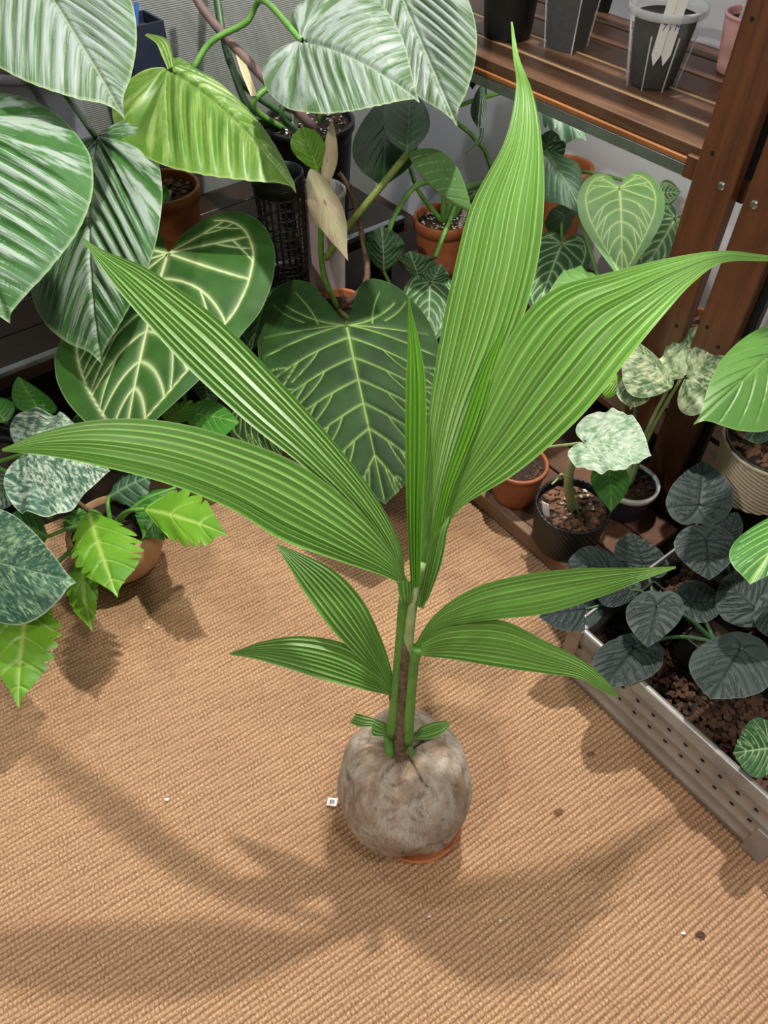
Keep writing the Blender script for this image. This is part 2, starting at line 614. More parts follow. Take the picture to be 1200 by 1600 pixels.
def vein_dist(X, Y, lines, L, Wd):
    best = np.full(len(X), 1e9)
    for P, w0, w1 in lines:
        P = np.asarray(P, dtype=float)
        px, py = P[:, 0] * L, P[:, 1] * Wd
        m = len(P) - 1
        for i in range(m):
            wq = w0 + (w1 - w0) * (i + .5) / m
            ax, ay, bx, by = px[i], py[i], px[i + 1], py[i + 1]
            dx, dy = bx - ax, by - ay
            l2 = dx * dx + dy * dy + 1e-12
            t = np.clip(((X - ax) * dx + (Y - ay) * dy) / l2, 0, 1)
            dd = np.hypot(X - ax - t * dx, Y - ay - t * dy) / wq
            best = np.minimum(best, dd)
    return best


def leaf(parent, mat, B, T, Lp, Rp, kind='heart', style='antho', arch=.04, droop=.08, ripple=.0, rfreq=9, vw=.0022, quilt=.002,
         pleat=0, pleat_amp=.004, kfwd=.35, nt=170, ns=30, tipdrop=0.0, jag=None, label=None, name='leaf', seed=None, mid=None, vmax=1.0, twist=0.0):
    """B, T, Lp, Rp: base, tip, left and right edge (bearing, bearing, distance).  Real 3-D blade."""
    sd = seed if seed is not None else rnd.randrange(1 << 30)
    rg = random.Random(sd)
    b, t_, l, r = [W(*q) if len(q) == 3 else np.array(q[:3]) for q in (B, T, Lp, Rp)]
    xw = OUT[kind][2] if jag is None else .4
    ax = t_ - b
    L = np.linalg.norm(ax)
    sid = r - l
    n = np.cross(sid, ax)
    n /= np.linalg.norm(n)
    if n @ np.array([0, -.55, .83]) < 0:
        n = -n
    ctl = (b + t_) / 2 + n * arch * L * 2 if mid is None else 2 * W(*mid) - (b + t_) / 2

    def Mx(x):
        x = np.asarray(x)[:, None]
        xc = np.clip(x, 0, 1)
        p = (1 - xc) ** 2 * b + 2 * xc * (1 - xc) * ctl + xc * xc * t_
        return p + (x - xc) * (2 * (ctl - b))

    m0 = Mx(np.array([xw]))[0]
    rv, lv = r - m0, l - m0
    Wd = (np.linalg.norm(rv) + np.linalg.norm(lv)) / 2
    if jag is None:
        H = half_outline(kind, nt // 2 + 1)
        O = np.vstack([H, H[-2:0:-1] * [1, -1]])
        m = len(O)
        cx = OUT[kind][1]
        s = np.linspace(0, 1, ns + 1)[1:] ** .85
        XY = np.vstack([[[cx, 0]]] + [np.array([cx, 0]) + (O - [cx, 0]) * q for q in s])
        rim = np.r_[0, np.repeat((s > .9995) * .4, m)]
        idx = np.arange(m)
        nx = (idx + 1) % m
        Q = [np.c_[1 + k * m + idx, 1 + k * m + nx, 1 + (k + 1) * m + nx, 1 + (k + 1) * m + idx] for k in range(ns - 1)]
        quads = np.vstack(Q)
        tris = np.c_[np.zeros(m, int), 1 + idx, 1 + nx]
        faces = [tuple(f) for f in tris] + [tuple(f) for f in quads]
    else:
        # strip with toothed margin: jag = (teeth, depth, slant)
        te, dp, sl = jag
        nu, nv = 150, 17
        u = np.linspace(0, 1, nu)
        v = np.linspace(-1, 1, nv)
        wv = np.interp(u, [0, .04, .1, .22, .36, .5, .64, .76, .86, .94, 1], [.05, .5, .82, 1, 1, .92, .74, .5, .26, .08, 0])
        def teeth(off):
            cs = np.sort((np.arange(int(te) + 1) + off) / (te + .5) * .66 + nr.uniform(-.015, .015, int(te) + 1))
            nt_ = np.ones(nu)
            for a_, b_ in zip(cs[:-1], cs[1:]):
                k_ = (u >= a_) & (u < b_)
                f_ = (u[k_] - a_) / (b_ - a_)
                nt_[k_] = 1 - dp * (1 - np.sin(np.pi * np.clip(f_ ** .8, 0, 1)) ** .5)
            return nt_
        notch, notch2 = teeth(0), teeth(.3)
        U, Vv = np.meshgrid(u, v, indexing='ij')
        Y = np.where(Vv > 0, Vv * (wv * notch)[:, None], Vv * (wv * notch2)[:, None])
        X = U + sl * np.abs(Y) * (1 - U) - .0
        XY = np.c_[X.ravel(), Y.ravel()]
        rim = (np.abs(Vv) > .98).astype(float).ravel() * .6
        g = np.arange(nu * nv).reshape(nu, nv)
        quads = np.c_[g[:-1, :-1].ravel(), g[1:, :-1].ravel(), g[1:, 1:].ravel(), g[:-1, 1:].ravel()]
        faces = [tuple(f) for f in quads]
    x, y = XY[:, 0], XY[:, 1]
    ya = np.abs(y)
    ys = np.sqrt(y * y + .0025) - .05
    P = Mx(x) + np.outer(y, (rv - lv) / 2) + np.outer(ys, (rv + lv) / 2)
    # fine form
    h = -droop * Wd * ya ** 2.2
    if ripple:
        p1, p2 = rg.uniform(0, 6), rg.uniform(0, 6)
        h = h + ripple * Wd * ya ** 1.5 * (np.sin(rfreq * x * 2 + p1 + y * 2) + .6 * np.sin(rfreq * 3.7 * x + p2))
    h = h - tipdrop * L * np.clip(x - .6, 0, 1) ** 2 * 4
    if twist:
        h = h + twist * Wd * y * x
    lines = vein_set(kind if jag is None else 'lance', style, rg)
    if jag is not None:
        lines = [(np.array([[0, 0], [.5, 0], [.97, 0]]), 1.4, .4)]
        for k in range(int(te)):
            x0 = (k + .1) / te
            for s_ in (1, -1):
                lines.append((bez((x0, 0), (x0 + .05, s_ * .4), (x0 + .5 / te + sl * .5, s_ * .85)), .6, .2))
    ww = vein_dist(x * L, y * Wd, lines, L, Wd) if lines else np.full(len(x), 1e3)
    vein = np.maximum(np.exp(-(ww / vw) ** 2.6), .26 * np.exp(-(ww / (vw * 2.6)) ** 2)) * vmax
    if quilt:
        h = h - quilt * np.exp(-(ww / (vw * 3.2)) ** 1.3)
    # lateral phase
    aspy = Wd / L
    tph = x - kfwd * ya ** 1.25
    ang = np.arctan2(ya * aspy, x + 1e-6)
    ang0 = math.atan2(aspy, kfwd)
    neg = np.clip(ang - ang0, 0, None)
    phase = np.where(tph >= 0, tph, -neg * .16)
    groove = np.zeros(len(x))
    if pleat:
        a = np.abs(((phase * pleat + .25) % 1.0) - .5) * 2
        sfr = np.r_[0, np.repeat(s, m)]
        amp = np.clip(ya * 6, 0, 1) * np.clip((1 - x) * 5, 0, 1) * np.clip((1.02 - sfr) * 4, .12, 1)
        h = h + pleat_amp * amp * (np.sin(a * math.pi / 2) - .5) * 2
        f = np.abs(((phase * pleat * 3 + .25) % 1.0) - .5) * 2
        h = h + pleat_amp * .22 * amp * f
        groove = np.maximum(np.exp(-(a / .3) ** 2) * np.clip(ya * 8, 0, 1), .6 * np.clip((sfr - .8) * 5, 0, 1))
        mr = np.exp(-(y * Wd / .006) ** 2)
        h = h - pleat_amp * 1.2 * mr
        vein = np.maximum(vein, np.exp(-(y * Wd / .0028) ** 2) * .75 * np.clip((1.02 - x) * 8, 0, 1) * (x > -.01))
    P = P + n * h[:, None]
    o = obj(name, P, faces, mat, parent, True, label)
    attr(o, 'vein', np.clip(vein, 0, 1))
    attr(o, 'rim', rim)
    attr(o, 'groove', groove)
    sdo = (sd % 97) * .37
    attr(o, 'lf', np.c_[phase * L, y * Wd, np.full(len(x), sdo) + (y > 0) * 3.1], True)
    attr(o, 'lp', np.c_[x * L, y * Wd, np.full(len(x), sdo)], True)
    return o


def palm_lobe(parent, mat, st, pleats, amp=.35, nu=70, sag=0.0, curl=0.0, label=None, name='leaf_lobe', per=8, ribw=.14, fold=0.0, yellow=None):
    """pleated lobe: st = stations ((uL,vL),(uR,vR),distL,distR)"""
    A = np.array([W(*s[0], s[2]) for s in st])
    Bq = np.array([W(*s[1], s[3] if len(s) > 3 else s[2]) for s in st])
    A = spline(A, nu)
    Bq = spline(Bq, nu)
    nv = pleats * per + 1
    v = np.linspace(0, 1, nv)
    P = A[:, None, :] * (1 - v)[None, :, None] + Bq[:, None, :] * v[None, :, None]
    wd = np.linalg.norm(Bq - A, axis=1)
    tan = np.gradient((A + Bq) / 2, axis=0)
    N = np.cross(tan, Bq - A)
    N /= np.linalg.norm(N, axis=1)[:, None] + 1e-9
    if N[nu // 2] @ np.array([0, -.55, .83]) < 0:
        N = -N
    bnd = np.r_[0, np.cumsum(nr.uniform(.6, 1.4, pleats))]
    bnd /= bnd[-1]
    kk = np.arange(nv)
    v = bnd[np.minimum(kk // per, pleats - 1)] * (1 - (kk % per) / per) + bnd[np.minimum(kk // per + 1, pleats)] * ((kk % per) / per)
    v[-1] = 1.0
    P = A[:, None, :] * (1 - v)[None, :, None] + Bq[:, None, :] * v[None, :, None]
    ph = np.abs((kk % per) / per - .5) * 2      # 1 at ridge, 0 in valley
    str_ = nr.uniform(.5, 1.1, pleats + 1)[np.round(kk / per).astype(int)]
    per_w = wd / pleats
    H = (ph - .5)[None, :] * per_w[:, None] * amp
    yy = (v - .5) * 2
    H = H - curl * wd[:, None] * (yy ** 2)[None, :] + fold * wd[:, None] * np.abs(yy)[None, :]
    P = P + N[:, None, :] * H[:, :, None]
    g = np.arange(nu * nv).reshape(nu, nv)
    quads = np.c_[g[:-1, :-1].ravel(), g[1:, :-1].ravel(), g[1:, 1:].ravel(), g[:-1, 1:].ravel()]
    o = obj(name, P.reshape(-1, 3), quads, mat, parent, True, label)
    ne = len(o.data.edges)
    ev = np.empty(ne * 2, dtype=np.int32)
    o.data.edges.foreach_get('vertices', ev)
    ev = ev.reshape(-1, 2)
    sharp = (ev[:, 0] % nv == ev[:, 1] % nv) & ((ev[:, 0] % nv) % (per // 2) == 0)
    sa = o.data.attributes.new('sharp_edge', 'BOOLEAN', 'EDGE')
    sa.data.foreach_set('value', sharp)
    rib = np.exp(-((1 - ph) / ribw) ** 2) * .8 * str_
    sub = np.array([.0, 1.0, .3])[np.arange(nv) % 3] * .12
    vein = np.broadcast_to(np.maximum(rib, sub)[None, :], (nu, nv)).copy()
    vein += nr.uniform(-.05, .05, (1, nv))
    attr(o, 'vein', np.clip(vein, 0, 1))
    attr(o, 'rim', np.zeros(nu * nv))
    attr(o, 'groove', np.zeros(nu * nv))
    lp = np.stack([np.broadcast_to(np.linspace(0, .05, nu)[:, None], (nu, nv)), np.broadcast_to(v[None, :] * 1.2, (nu, nv)), np.full((nu, nv), rnd.random() * 9)], -1)
    attr(o, 'lp', lp.reshape(-1, 3), True)
    attr(o, 'lf', lp.reshape(-1, 3), True)
    return o


def chips(parent, name, c, rad, count, mat, size=(.006, .014), seed=1, zj=.004, rect=None):
    """loose bark pieces lying on a surface, joined: too many to pick apart"""
    rg = random.Random(seed)
    m = MB()
    for _ in range(count):
        if rect is None:
            a, q = rg.uniform(0, 6.283), rad * math.sqrt(rg.random())
            p = np.array([c[0] + q * math.cos(a), c[1] + q * math.sin(a), c[2] + rg.uniform(0, zj)])
        else:
            p = np.asarray(c) + EE * rg.uniform(0, rect[0]) + DD * rg.uniform(0, rect[1]) + UP * rg.uniform(0, zj)
        s = rg.uniform(*size)
        a = rg.uniform(0, 6.283)
        tl = rg.uniform(-.5, .5)
        ux = np.array([math.cos(a), math.sin(a), tl])
        ux /= np.linalg.norm(ux)
        uz = np.cross(ux, [rg.uniform(-.4, .4), rg.uniform(-.4, .4), 1])
        uz /= np.linalg.norm(uz)
        uy = np.cross(uz, ux)
        V = []
        k = 5
        for zz in (-1, 1):
            for i in range(k):
                f = 2 * math.pi * i / k + rg.uniform(-.3, .3)
                q = rg.uniform(.7, 1.1)
                V.append(p + ux * s * .6 * q * math.cos(f) + uz * s * .42 * q * math.sin(f) + uy * zz * s * .16)
        Fc = [tuple(range(k - 1, -1, -1)), tuple(range(k, 2 * k))] + [(i, (i + 1) % k, k + (i + 1) % k, k + i) for i in range(k)]
        m.add(V, Fc)
    o = m.build(name, mat, parent)
    o['kind'] = 'stuff'
    return o


def pot(parent, c, r0, r1, h, mat, rim=.006, rimh=.02, soil='soil', fill=.85, fn=None, n=56, name='pot', seg=10, soil_name='soil', wall=.004):
    """c = centre of the foot; r0 foot radius, r1 mouth radius"""
    prof = [(0.001, 0), (r0 * .96, 0), (r0, .003)]
    for i in range(1, seg + 1):
        k = i / seg
        z = .003 + (h - rimh - .003) * k
        prof.append((r0 + (r1 - r0) * z / h, z))
    rr = r1 + rim
    prof += [(rr, h - rimh + .001), (rr, h - .002), (rr - .002, h), (r1 - wall, h), (r1 - wall - .001, h - .004)]
    prof += [(r0 + (r1 - r0) * fill - wall - .001, h * fill - .01)]
    m = MB()
    m.lathe(prof, c, n, fn)
    po = m.build(name, mat, parent, True)
    if soil:
        rs = r0 + (r1 - r0) * fill - wall
        ms = MB()
        rings = 7
        V = []
        for i in range(rings + 1):
            for k in range(36):
                f = 2 * math.pi * k / 36
                q = rs * i / rings
                z = h * fill + rnd.uniform(-.0025, .0025) + .006 * (1 - (i / rings) ** 2)
                V.append(np.asarray(c) + [q * math.cos(f), q * math.sin(f), z])
        Fc = [(i * 36 + k, i * 36 + (k + 1) % 36, i * 36 + 36 + (k + 1) % 36, i * 36 + 36 + k) for i in range(rings) for k in range(36)]
        ms.add(V, Fc)
        ms.build(soil_name, M[soil], parent, True)
    return po


def stake(label, p, lean, h, wdt, mat='tag_white', face=None, lines=0, ink='ink_black', group=None):
    """plant label pushed into a pot"""
    p = np.asarray(p, dtype=float)
    up = UP + np.asarray(lean, dtype=float)
    up /= np.linalg.norm(up)
    fc = np.array(face if face is not None else [0, -1, .3], dtype=float)
    fc -= up * (fc @ up)
    fc /= np.linalg.norm(fc)
    sd = np.cross(up, fc)
    t = thing('plant_tag', label, 'plant tag', p, group)
    m = MB()
    P2 = [(-wdt / 2, .006), (wdt / 2, .006), (wdt / 2, h), (-wdt / 2, h), (0, -.012)]
    V = [p + sd * a + up * b + fc * q for q in (-.0006, .0006) for a, b in P2]
    m.add(V, [(4, 1, 0), (3, 0, 1, 2), (5, 6, 9), (5, 8, 7, 6), (0, 3, 8, 5), (1, 6, 7, 2), (2, 7, 8, 3), (4, 0, 5, 9), (1, 4, 9, 6)])
    m.build('blade', M[mat], t)
    if lines:
        mm = MB()
        rg = random.Random(int(abs(p[0]) * 1e5) % 999)
        for i in range(lines):
            z = h - .006 - i * .007
            x = -wdt * .35
            while x < wdt * .35:
                l = rg.uniform(.0012, .003)
                mm.box(p + sd * (x + l / 2) + up * (z + rg.uniform(-.001, .001)) + fc * .0008, l * .5, rg.uniform(.0008, .0022), .0002, (sd, up, fc))
                x += l + .0012
        mm.build('handwriting', M[ink], t)
    return t

# ------------------------------------------------------------------ the room
def slab(name, corners, thick, mat, kind='structure'):
    """quad with thickness downwards along its normal"""
    c = [np.asarray(q, dtype=float) for q in corners]
    n = np.cross(c[1] - c[0], c[2] - c[0])
    n /= np.linalg.norm(n)
    V = c + [q - n * thick for q in c]
    o = obj(name, np.array(V), [(0, 1, 2, 3), (7, 6, 5, 4), (0, 4, 5, 1), (1, 5, 6, 2), (2, 6, 7, 3), (3, 7, 4, 0)], mat, None, False)
    o['kind'] = kind
    return o


WALL_E, WALL_D = 1.78, 2.34
t = NT('wall_paint')
co = t.node('ShaderNodeTexCoord').outputs['Object']
t.bump(t.noise(60, 3, .6, co), .06, .003)
M['wall_white'] = t.set(t.ramp(t.noise(3, 3, .6, co), [(.3, '#cfd0d6'), (.7, '#dadbe0')]), .7)
t = NT('ribbed_wallpaper')
co = t.node('ShaderNodeTexCoord').outputs['Object']
wv = t.node('ShaderNodeTexWave', wave_type='BANDS', bands_direction='Z', inp={'Scale': 60.0, 'Distortion': 1.6, 'Detail': 2.0, 'Detail Scale': .35})
t.link(co, wv.inputs['Vector'])
t.bump(wv.outputs['Fac'], .25, .003)
M['wall_rib'] = t.set(t.ramp(wv.outputs['Fac'], [(.2, '#747773'), (.8, '#8c8f8a')]), .6)

fl = slab('floor', [ed(-2.6, -2.4, -.02), ed(WALL_E, -2.4, -.02), ed(WALL_E, WALL_D, -.02), ed(-2.6, WALL_D, -.02)], .05, M['floor_wood'])
slab('wall_right', [ed(WALL_E, WALL_D, -.02), ed(WALL_E, -2.4, -.02), ed(WALL_E, -2.4, 2.6), ed(WALL_E, WALL_D, 2.6)][::-1], .08, M['wall_white'])
slab('wall_left', [ed(-2.6, WALL_D, -.02), ed(WALL_E, WALL_D, -.02), ed(WALL_E, WALL_D, 2.6), ed(-2.6, WALL_D, 2.6)][::-1], .08, M['wall_rib'])

# ------------------------------------------------------------------ woven sisal rug
t = NT('sisal')
co = t.attr('lp', 'Vector')
kn = t.attr('vein')
fib = t.noise(1.0, 3, .6, t.mapping(co, (420, 260, 1)))
big = t.noise(2.2, 3, .6, co)
cl = t.ramp(fib, [(.3, '#96704c'), (.5, '#c39c74'), (.7, '#e6cba8')])
cl = t.mix(t.ramp(big, [(.35, (0, 0, 0, 1)), (.7, (.55, .55, .55, 1))]), cl, '#b48a70')
cl = t.mix(t.math('MULTIPLY', t.math('SUBTRACT', 1.0, kn), .8), cl, '#5e4029')
t.bump(t.noise(1.0, 2, .6, t.mapping(co, (1400, 900, 1))), .5, .001)
M['sisal'] = t.set(cl, .85, 0, .2)

ra = TH - math.radians(4.5)
RX = np.array([math.cos(ra), math.sin(ra), 0])
RY = np.array([-math.sin(ra), math.cos(ra), 0])
PITCHR, KNOT = .0090, .0068
AC, AL = 4, 3
r0x, r1x, r0y, r1y = -.88, 1.02, -.32, 1.40
nxk, nyk = int((r1x - r0x) / KNOT), int((r1y - r0y) / PITCHR)
gx = np.arange(nxk * AL + 1) / AL
gy = np.arange(nyk * AC + 1) / AC
GX, GY = np.meshgrid(gx, gy, indexing='ij')
row = np.floor(GY + 1e-6)
fy = GY - row
jit = (np.sin(row * 12.9898) * 43758.5453) % 1.0
kx = GX + jit * .8 + .35 * (row % 2) + .18 * np.sin(GX * .21 + row)
rid = np.sin(np.pi * fy) ** .55
kno = np.abs(np.sin(np.pi * kx)) ** .7
hh = (.0002 + .0042 * rid * (.4 + .6 * kno)) + np.clip(nr.normal(0, .0003, GX.shape), -.0006, .0006)
wob = .0009 * np.sin(GX * .35 + row * 1.7)
Px = r0x + GX * KNOT
Py = r0y + GY * PITCHR + wob
Pw = Px[..., None] * RX + Py[..., None] * RY + (hh - .0056)[..., None] * UP
g = np.arange(GX.size).reshape(GX.shape)
qd = np.c_[g[:-1, :-1].ravel(), g[1:, :-1].ravel(), g[1:, 1:].ravel(), g[:-1, 1:].ravel()]
rug = obj('sisal_rug', Pw.reshape(-1, 3), qd, M['sisal'], None, True)
tag(rug, 'tan woven sisal rug with diagonal corded ribs covering the floor', 'rug')
attr(rug, 'vein', np.clip(rid * (.2 + .8 * kno) * 1.2 + nr.normal(0, .12, GX.shape), 0, 1).ravel())
attr(rug, 'lp', np.stack([Px, Py, np.zeros_like(Px)], -1).reshape(-1, 3), True)

# ------------------------------------------------------------------ shelf unit by the wall
AX = (EE, DD, UP)
SZ = .775           # top of the shelf board
SE = 1.262          # its front edge
PE = 1.25           # front of the posts
sh = thing('plant_shelf', 'dark brown slatted wooden shelf unit with bolted posts against white wall', 'shelf', ed(SE, .65))


def plank(parent, name, e0, e1, d0, d1, z0, z1, mat, bevel=.002):
    m = MB()
    m.box(ed((e0 + e1) / 2, (d0 + d1) / 2, (z0 + z1) / 2), (e1 - e0) / 2, (d1 - d0) / 2, (z1 - z0) / 2, AX, bevel)
    return m.build(name, mat, parent)


D0, D1 = .30, 1.62
plank(sh, 'slat', SE, SE + .085, D0, D1, SZ - .022, SZ, M['shelf_wood'])
for k in range(4):
    e0 = SE + .098 + k * .094
    plank(sh, 'slat', e0, e0 + .081, D0, D1, SZ - .022, SZ, M['shelf_wood'])
for d0 in (.36, .82, 1.22, 1.58):
    plank(sh, 'batten', SE + .01, SE + .46, d0, d0 + .035, SZ - .046, SZ - .0225, M['shelf_lip'])
plank(sh, 'front_lip', SE - .004, SE + .012, D0, D1, SZ - .034, SZ - .0225, M['shelf_lip'])
plank(sh, 'metal_rail', SE - .002, SE + .004, D0, D1, SZ - .056, SZ - .0345, M['metal_edge'])
M['lit_gap'] = wood('lit_gap', '#d9a870', '#ecc796', 'd', .6)  # pale colour stands in for light showing through the slat gaps
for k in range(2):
    plank(sh, 'lit_gap_strip', SE + .0865 + k * .094, SE + .0965 + k * .094, D0, D1, SZ - .02, SZ - .0015, M['lit_gap'], 0)
plank(sh, 'back_rail', SE + .47, SE + .485, D0, D1, SZ + .10, SZ + .112, M['metal_edge'])


def screw(parent, e, d, z, r=.0075):
    m = MB()
    V = []
    pr = [(r, 0), (r * .97, .0022), (r * .6, .0036), (r * .3, .0038), (.001, .0026)]
    for rr, q in pr:
        for k in range(16):
            f = k * math.pi / 8
            V.append(ed(e - q, d + rr * math.cos(f), z + rr * math.sin(f)))
    Fc = [(i * 16 + k, i * 16 + (k + 1) % 16, i * 16 + 16 + (k + 1) % 16, i * 16 + 16 + k) for i in range(4) for k in range(16)]
    m.add(V, Fc)
    for a in (0, 1):
        m.box(ed(e - .0039, d, z), .0004, r * .55 if a else .0009, .0009 if a else r * .55, AX)
    return m.build('screw', M['metal_screw'], parent, False)


def hole(parent, e, d, z, r=.004):
    m = MB()
    V = [ed(e - .0004, d + r * math.cos(k * math.pi / 6), z + r * math.sin(k * math.pi / 6)) for k in range(12)]
    m.add(V, [tuple(range(12))])
    return m.build('screw_hole', M['hole'], parent)


for (d0, d1, sc, hs) in ((.632, .713, [(.655, .748)], [(.695, .985), (.69, .79), (.65, .47), (.68, .30)]),
                         (.530, .609, [(.588, .742)], [(.59, .5), (.555, .475), (.57, .3)])):
    po = plank(sh, 'post', PE - .024, PE, d0, d1, 0, 1.5, M['post_wood'], .003)
    for d_, z_ in sc:
        screw(po, PE - .024, d_, z_)
    for d_, z_ in hs:
        hole(po, PE - .024, d_, z_)
plank(sh, 'frame_bar', PE + .001, PE + .02, .622, .64, .72, 1.5, M['dark_metal'])
plank(sh, 'frame_bar', PE + .001, PE + .02, .515, .533, 0, 1.5, M['dark_metal'])
for z_ in (.742, .33):
    plank(sh, 'cross_bar', PE + .001, PE + .011, .5, .75, z_ - .02, z_ + .02, M['post_wood'])
# unseen upper tier, added to shade the shelf and wall below
for k in range(5):
    e0 = SE + .02 + k * .094
    plank(sh, 'slat', e0, e0 + .081, D0 - .1, D1, 1.28, 1.302, M['shelf_wood'])
for d0 in (.32, 1.58):
    plank(sh, 'batten', SE + .02, SE + .46, d0, d0 + .035, 1.255, 1.2795, M['shelf_wood'])
# low slats behind the posts
for k in range(5):
    e0 = PE + .04 + k * .095
    plank(sh, 'slat', e0, e0 + .08, .05, 1.62, .13, .15, M['shelf_wood'])
for d0 in (.12, .84, 1.5):
    plank(sh, 'batten', PE + .03, PE + .5, d0, d0 + .04, .10, .1295, M['shelf_wood'])
    plank(sh, 'leg', PE + .2, PE + .24, d0, d0 + .04, 0, .0995, M['shelf_wood'])
plank(sh, 'post', PE + .475, PE + .505, 1.57, 1.62, .1505, 1.5, M['post_wood'], .003)

# grow light bar fixed under the upper shelf
gl = thing('grow_light_bar', 'slim grow light bar fixed under the upper shelf', 'lamp', ed(SE + .20, 1.0, SZ - .064))
m = MB()
m.box(ed(SE + .20, 1.0, SZ - .0555), .018, .42, .008, AX, .003)
m.build('housing', M['metal_edge'], gl)
t = NT('led_diffuser')
t.set('#ffffff', .5)
t.b.inputs['Emission Color'].default_value = (1, .95, .88, 1)
t.b.inputs['Emission Strength'].default_value = 20.0
M['led'] = t.m
m = MB()
m.box(ed(SE + .20, 1.0, SZ - .0655), .012, .40, .002, AX)
m.build('diffuser', M['led'], gl)

# ------------------------------------------------------------------ low wooden platform on the rug
pl = thing('wooden_platform', 'low platform of weathered brown planks holding small pots beside the rug', 'platform', ed(.92, .6))
plank(pl, 'front_board', .915, .937, .47, 1.10, 0, .045, M['plat_wood'])
for k in range(3):
    e0 = .939 + k * .087
    plank(pl, 'plank', e0, e0 + .081, .47, 1.10, .024, .044, M['plat_dark'])
for d0 in (.5, .78, 1.05):
    plank(pl, 'joist', .939, 1.19, d0, d0 + .04, 0, .0235, M['plat_dark'])
PZ = .044

# ------------------------------------------------------------------ metal tray with bark mulch
t = NT('galvanised')
co = t.node('ShaderNodeTexCoord').outputs['Object']
t.bump(t.noise(35, 3, .6, co), .1, .002)
M['galv'] = t.set(t.ramp(t.noise(12, 4, .65, co), [(.3, '#8e8a86'), (.7, '#a8a5a0')]), .35, .3)
TE, TD0, TD1, TW, THh = .747, -.057, .395, .40, .165
tr = thing('metal_tray', 'long perforated galvanised metal planting tray filled with bark mulch', 'tray', ed(TE, .17))


def tray_side():
    """front wall: pressed profile with grooves, holes cut through"""
    zs = [0, .004, .018, .022, .026, .056, .058, .061, .064, .066, .095, .097, .100, .103, .105, .134, .136, .139, .142, .144, .160, .163, THh]
    off = {0: .006, .004: .002, .018: 0, .022: -.003, .026: 0, .061: -.0042, .058: -.001, .064: -.001, .100: -.0042, .097: -.001, .103: -.001, .139: -.0042, .136: -.001, .142: -.001, .163: .002, THh: .005}
    ds = np.linspace(TD0, TD1, 40)
    V, Fc = [], []
    for d in ds:
        for z in zs:
            V.append(ed(TE + off.get(z, 0), d, z))
        # rolled lip and inner face
        V.append(ed(TE + .011, d, THh - .001))
        V.append(ed(TE + .012, d, THh - .012))
        V.append(ed(TE + .007, d, 0.01))
    n = len(zs) + 3
    for i in range(len(ds) - 1):
        for k in range(n - 1):
            Fc.append((i * n + k, i * n + k + 1, i * n + n + k + 1, i * n + n + k))
    return V, Fc


m = MB()
m.add(*tray_side())
fr = m.build('front_wall', M['galv'], tr, True)
for row, z in enumerate((.081, .119)):
    for k in range(12):
        d_ = TD0 + .045 + k * .0345 + row * .004
        mm = MB()
        V = []
        for rr, q in ((.0062, -.0001), (.0052, -.0014), (.004, .0006)):
            for j in range(12):
                f = j * math.pi / 6
                V.append(ed(TE + q, d_ + rr * math.cos(f), z + rr * math.sin(f)))
        mm.add(V, [(i * 12 + j, i * 12 + (j + 1) % 12, i * 12 + 12 + (j + 1) % 12, i * 12 + 12 + j) for i in range(2) for j in range(12)])
        hr = mm.build('hole_rim', M['galv'], fr, True)
        if row == 0 and k == 0:
            hr['label'] = 'punched drain hole rim'
        mm = MB()
        mm.add([ed(TE - .0006, d_ + .0042 * math.cos(j * math.pi / 6), z + .0042 * math.sin(j * math.pi / 6)) for j in range(12)], [tuple(range(12))])
        mm.build('drain_hole', M['hole'], fr)
plank(tr, 'end_wall', TE + .002, TE + TW, TD1, TD1 + .004, 0, THh, M['galv'], 0)
plank(tr, 'end_wall', TE + .002, TE + TW, TD0 - .003, TD0 + .001, 0, THh - .01, M['galv'], 0)
plank(tr, 'corner_cap', TE - .004, TE + .016, TD0 - .008, TD0 + .03, 0, .085, M['galv'], .002)
plank(tr, 'corner_cap', TE - .004, TE + .016, TD1 - .02, TD1 + .008, 0, THh + .001, M['galv'], .002)
plank(tr, 'back_wall', TE + TW - .003, TE + TW, TD0, TD1, 0, THh, M['galv'], 0)
plank(tr, 'base', TE + .008, TE + TW - .004, TD0 + .002, TD1 - .001, .002, .006, M['galv'], 0)
plank(tr, 'mulch_bed', TE + .013, TE + TW - .004, TD0 + .003, TD1 - .002, .0065, .07, M['soil'], 0)
chips(tr, 'bark_mulch', ed(TE + .025, TD0 + .012, .072), 0, 2200, M['bark_dark'], (.008, .018), 5, .012, rect=(TW - .05, TD1 - TD0 - .03))

# ------------------------------------------------------------------ dark bench on the left
bz = .2
bn = thing('low_bench', 'dark stained low wooden bench with a metal front edge under large plants', 'bench', ed(.2, 1.9))
for k in range(4):
    plank(bn, "plank", -.75, 1.40, 1.735 + k * .125, 1.735 + k * .125 + .119, bz - .02, bz, M['bench_wood'])
plank(bn, "metal_edge", -.75, 1.40, 1.712, 1.733, bz - .012, bz + .002, M['metal_edge'])
plank(bn, "front_rail", -.75, 1.40, 1.714, 1.733, bz - .045, bz - .013, M['bench_wood'])
for e0 in (-.7, .15, 1.33):
    plank(bn, 'leg', e0, e0 + .05, 1.75, 1.8, -.02, bz - .0205, M['bench_wood'])
    plank(bn, 'leg', e0, e0 + .05, 2.15, 2.2, -.02, bz - .0205, M['bench_wood'])


def zrow(p, v):
    """height above point p that is seen at image row v"""
    k = (800 - v) / F
    yc0 = p[1] * _sp
    zc0 = p[1] * _cp
    a = (k * zc0 - yc0) / (_cp + k * _sp)
    return CAM[2] + a


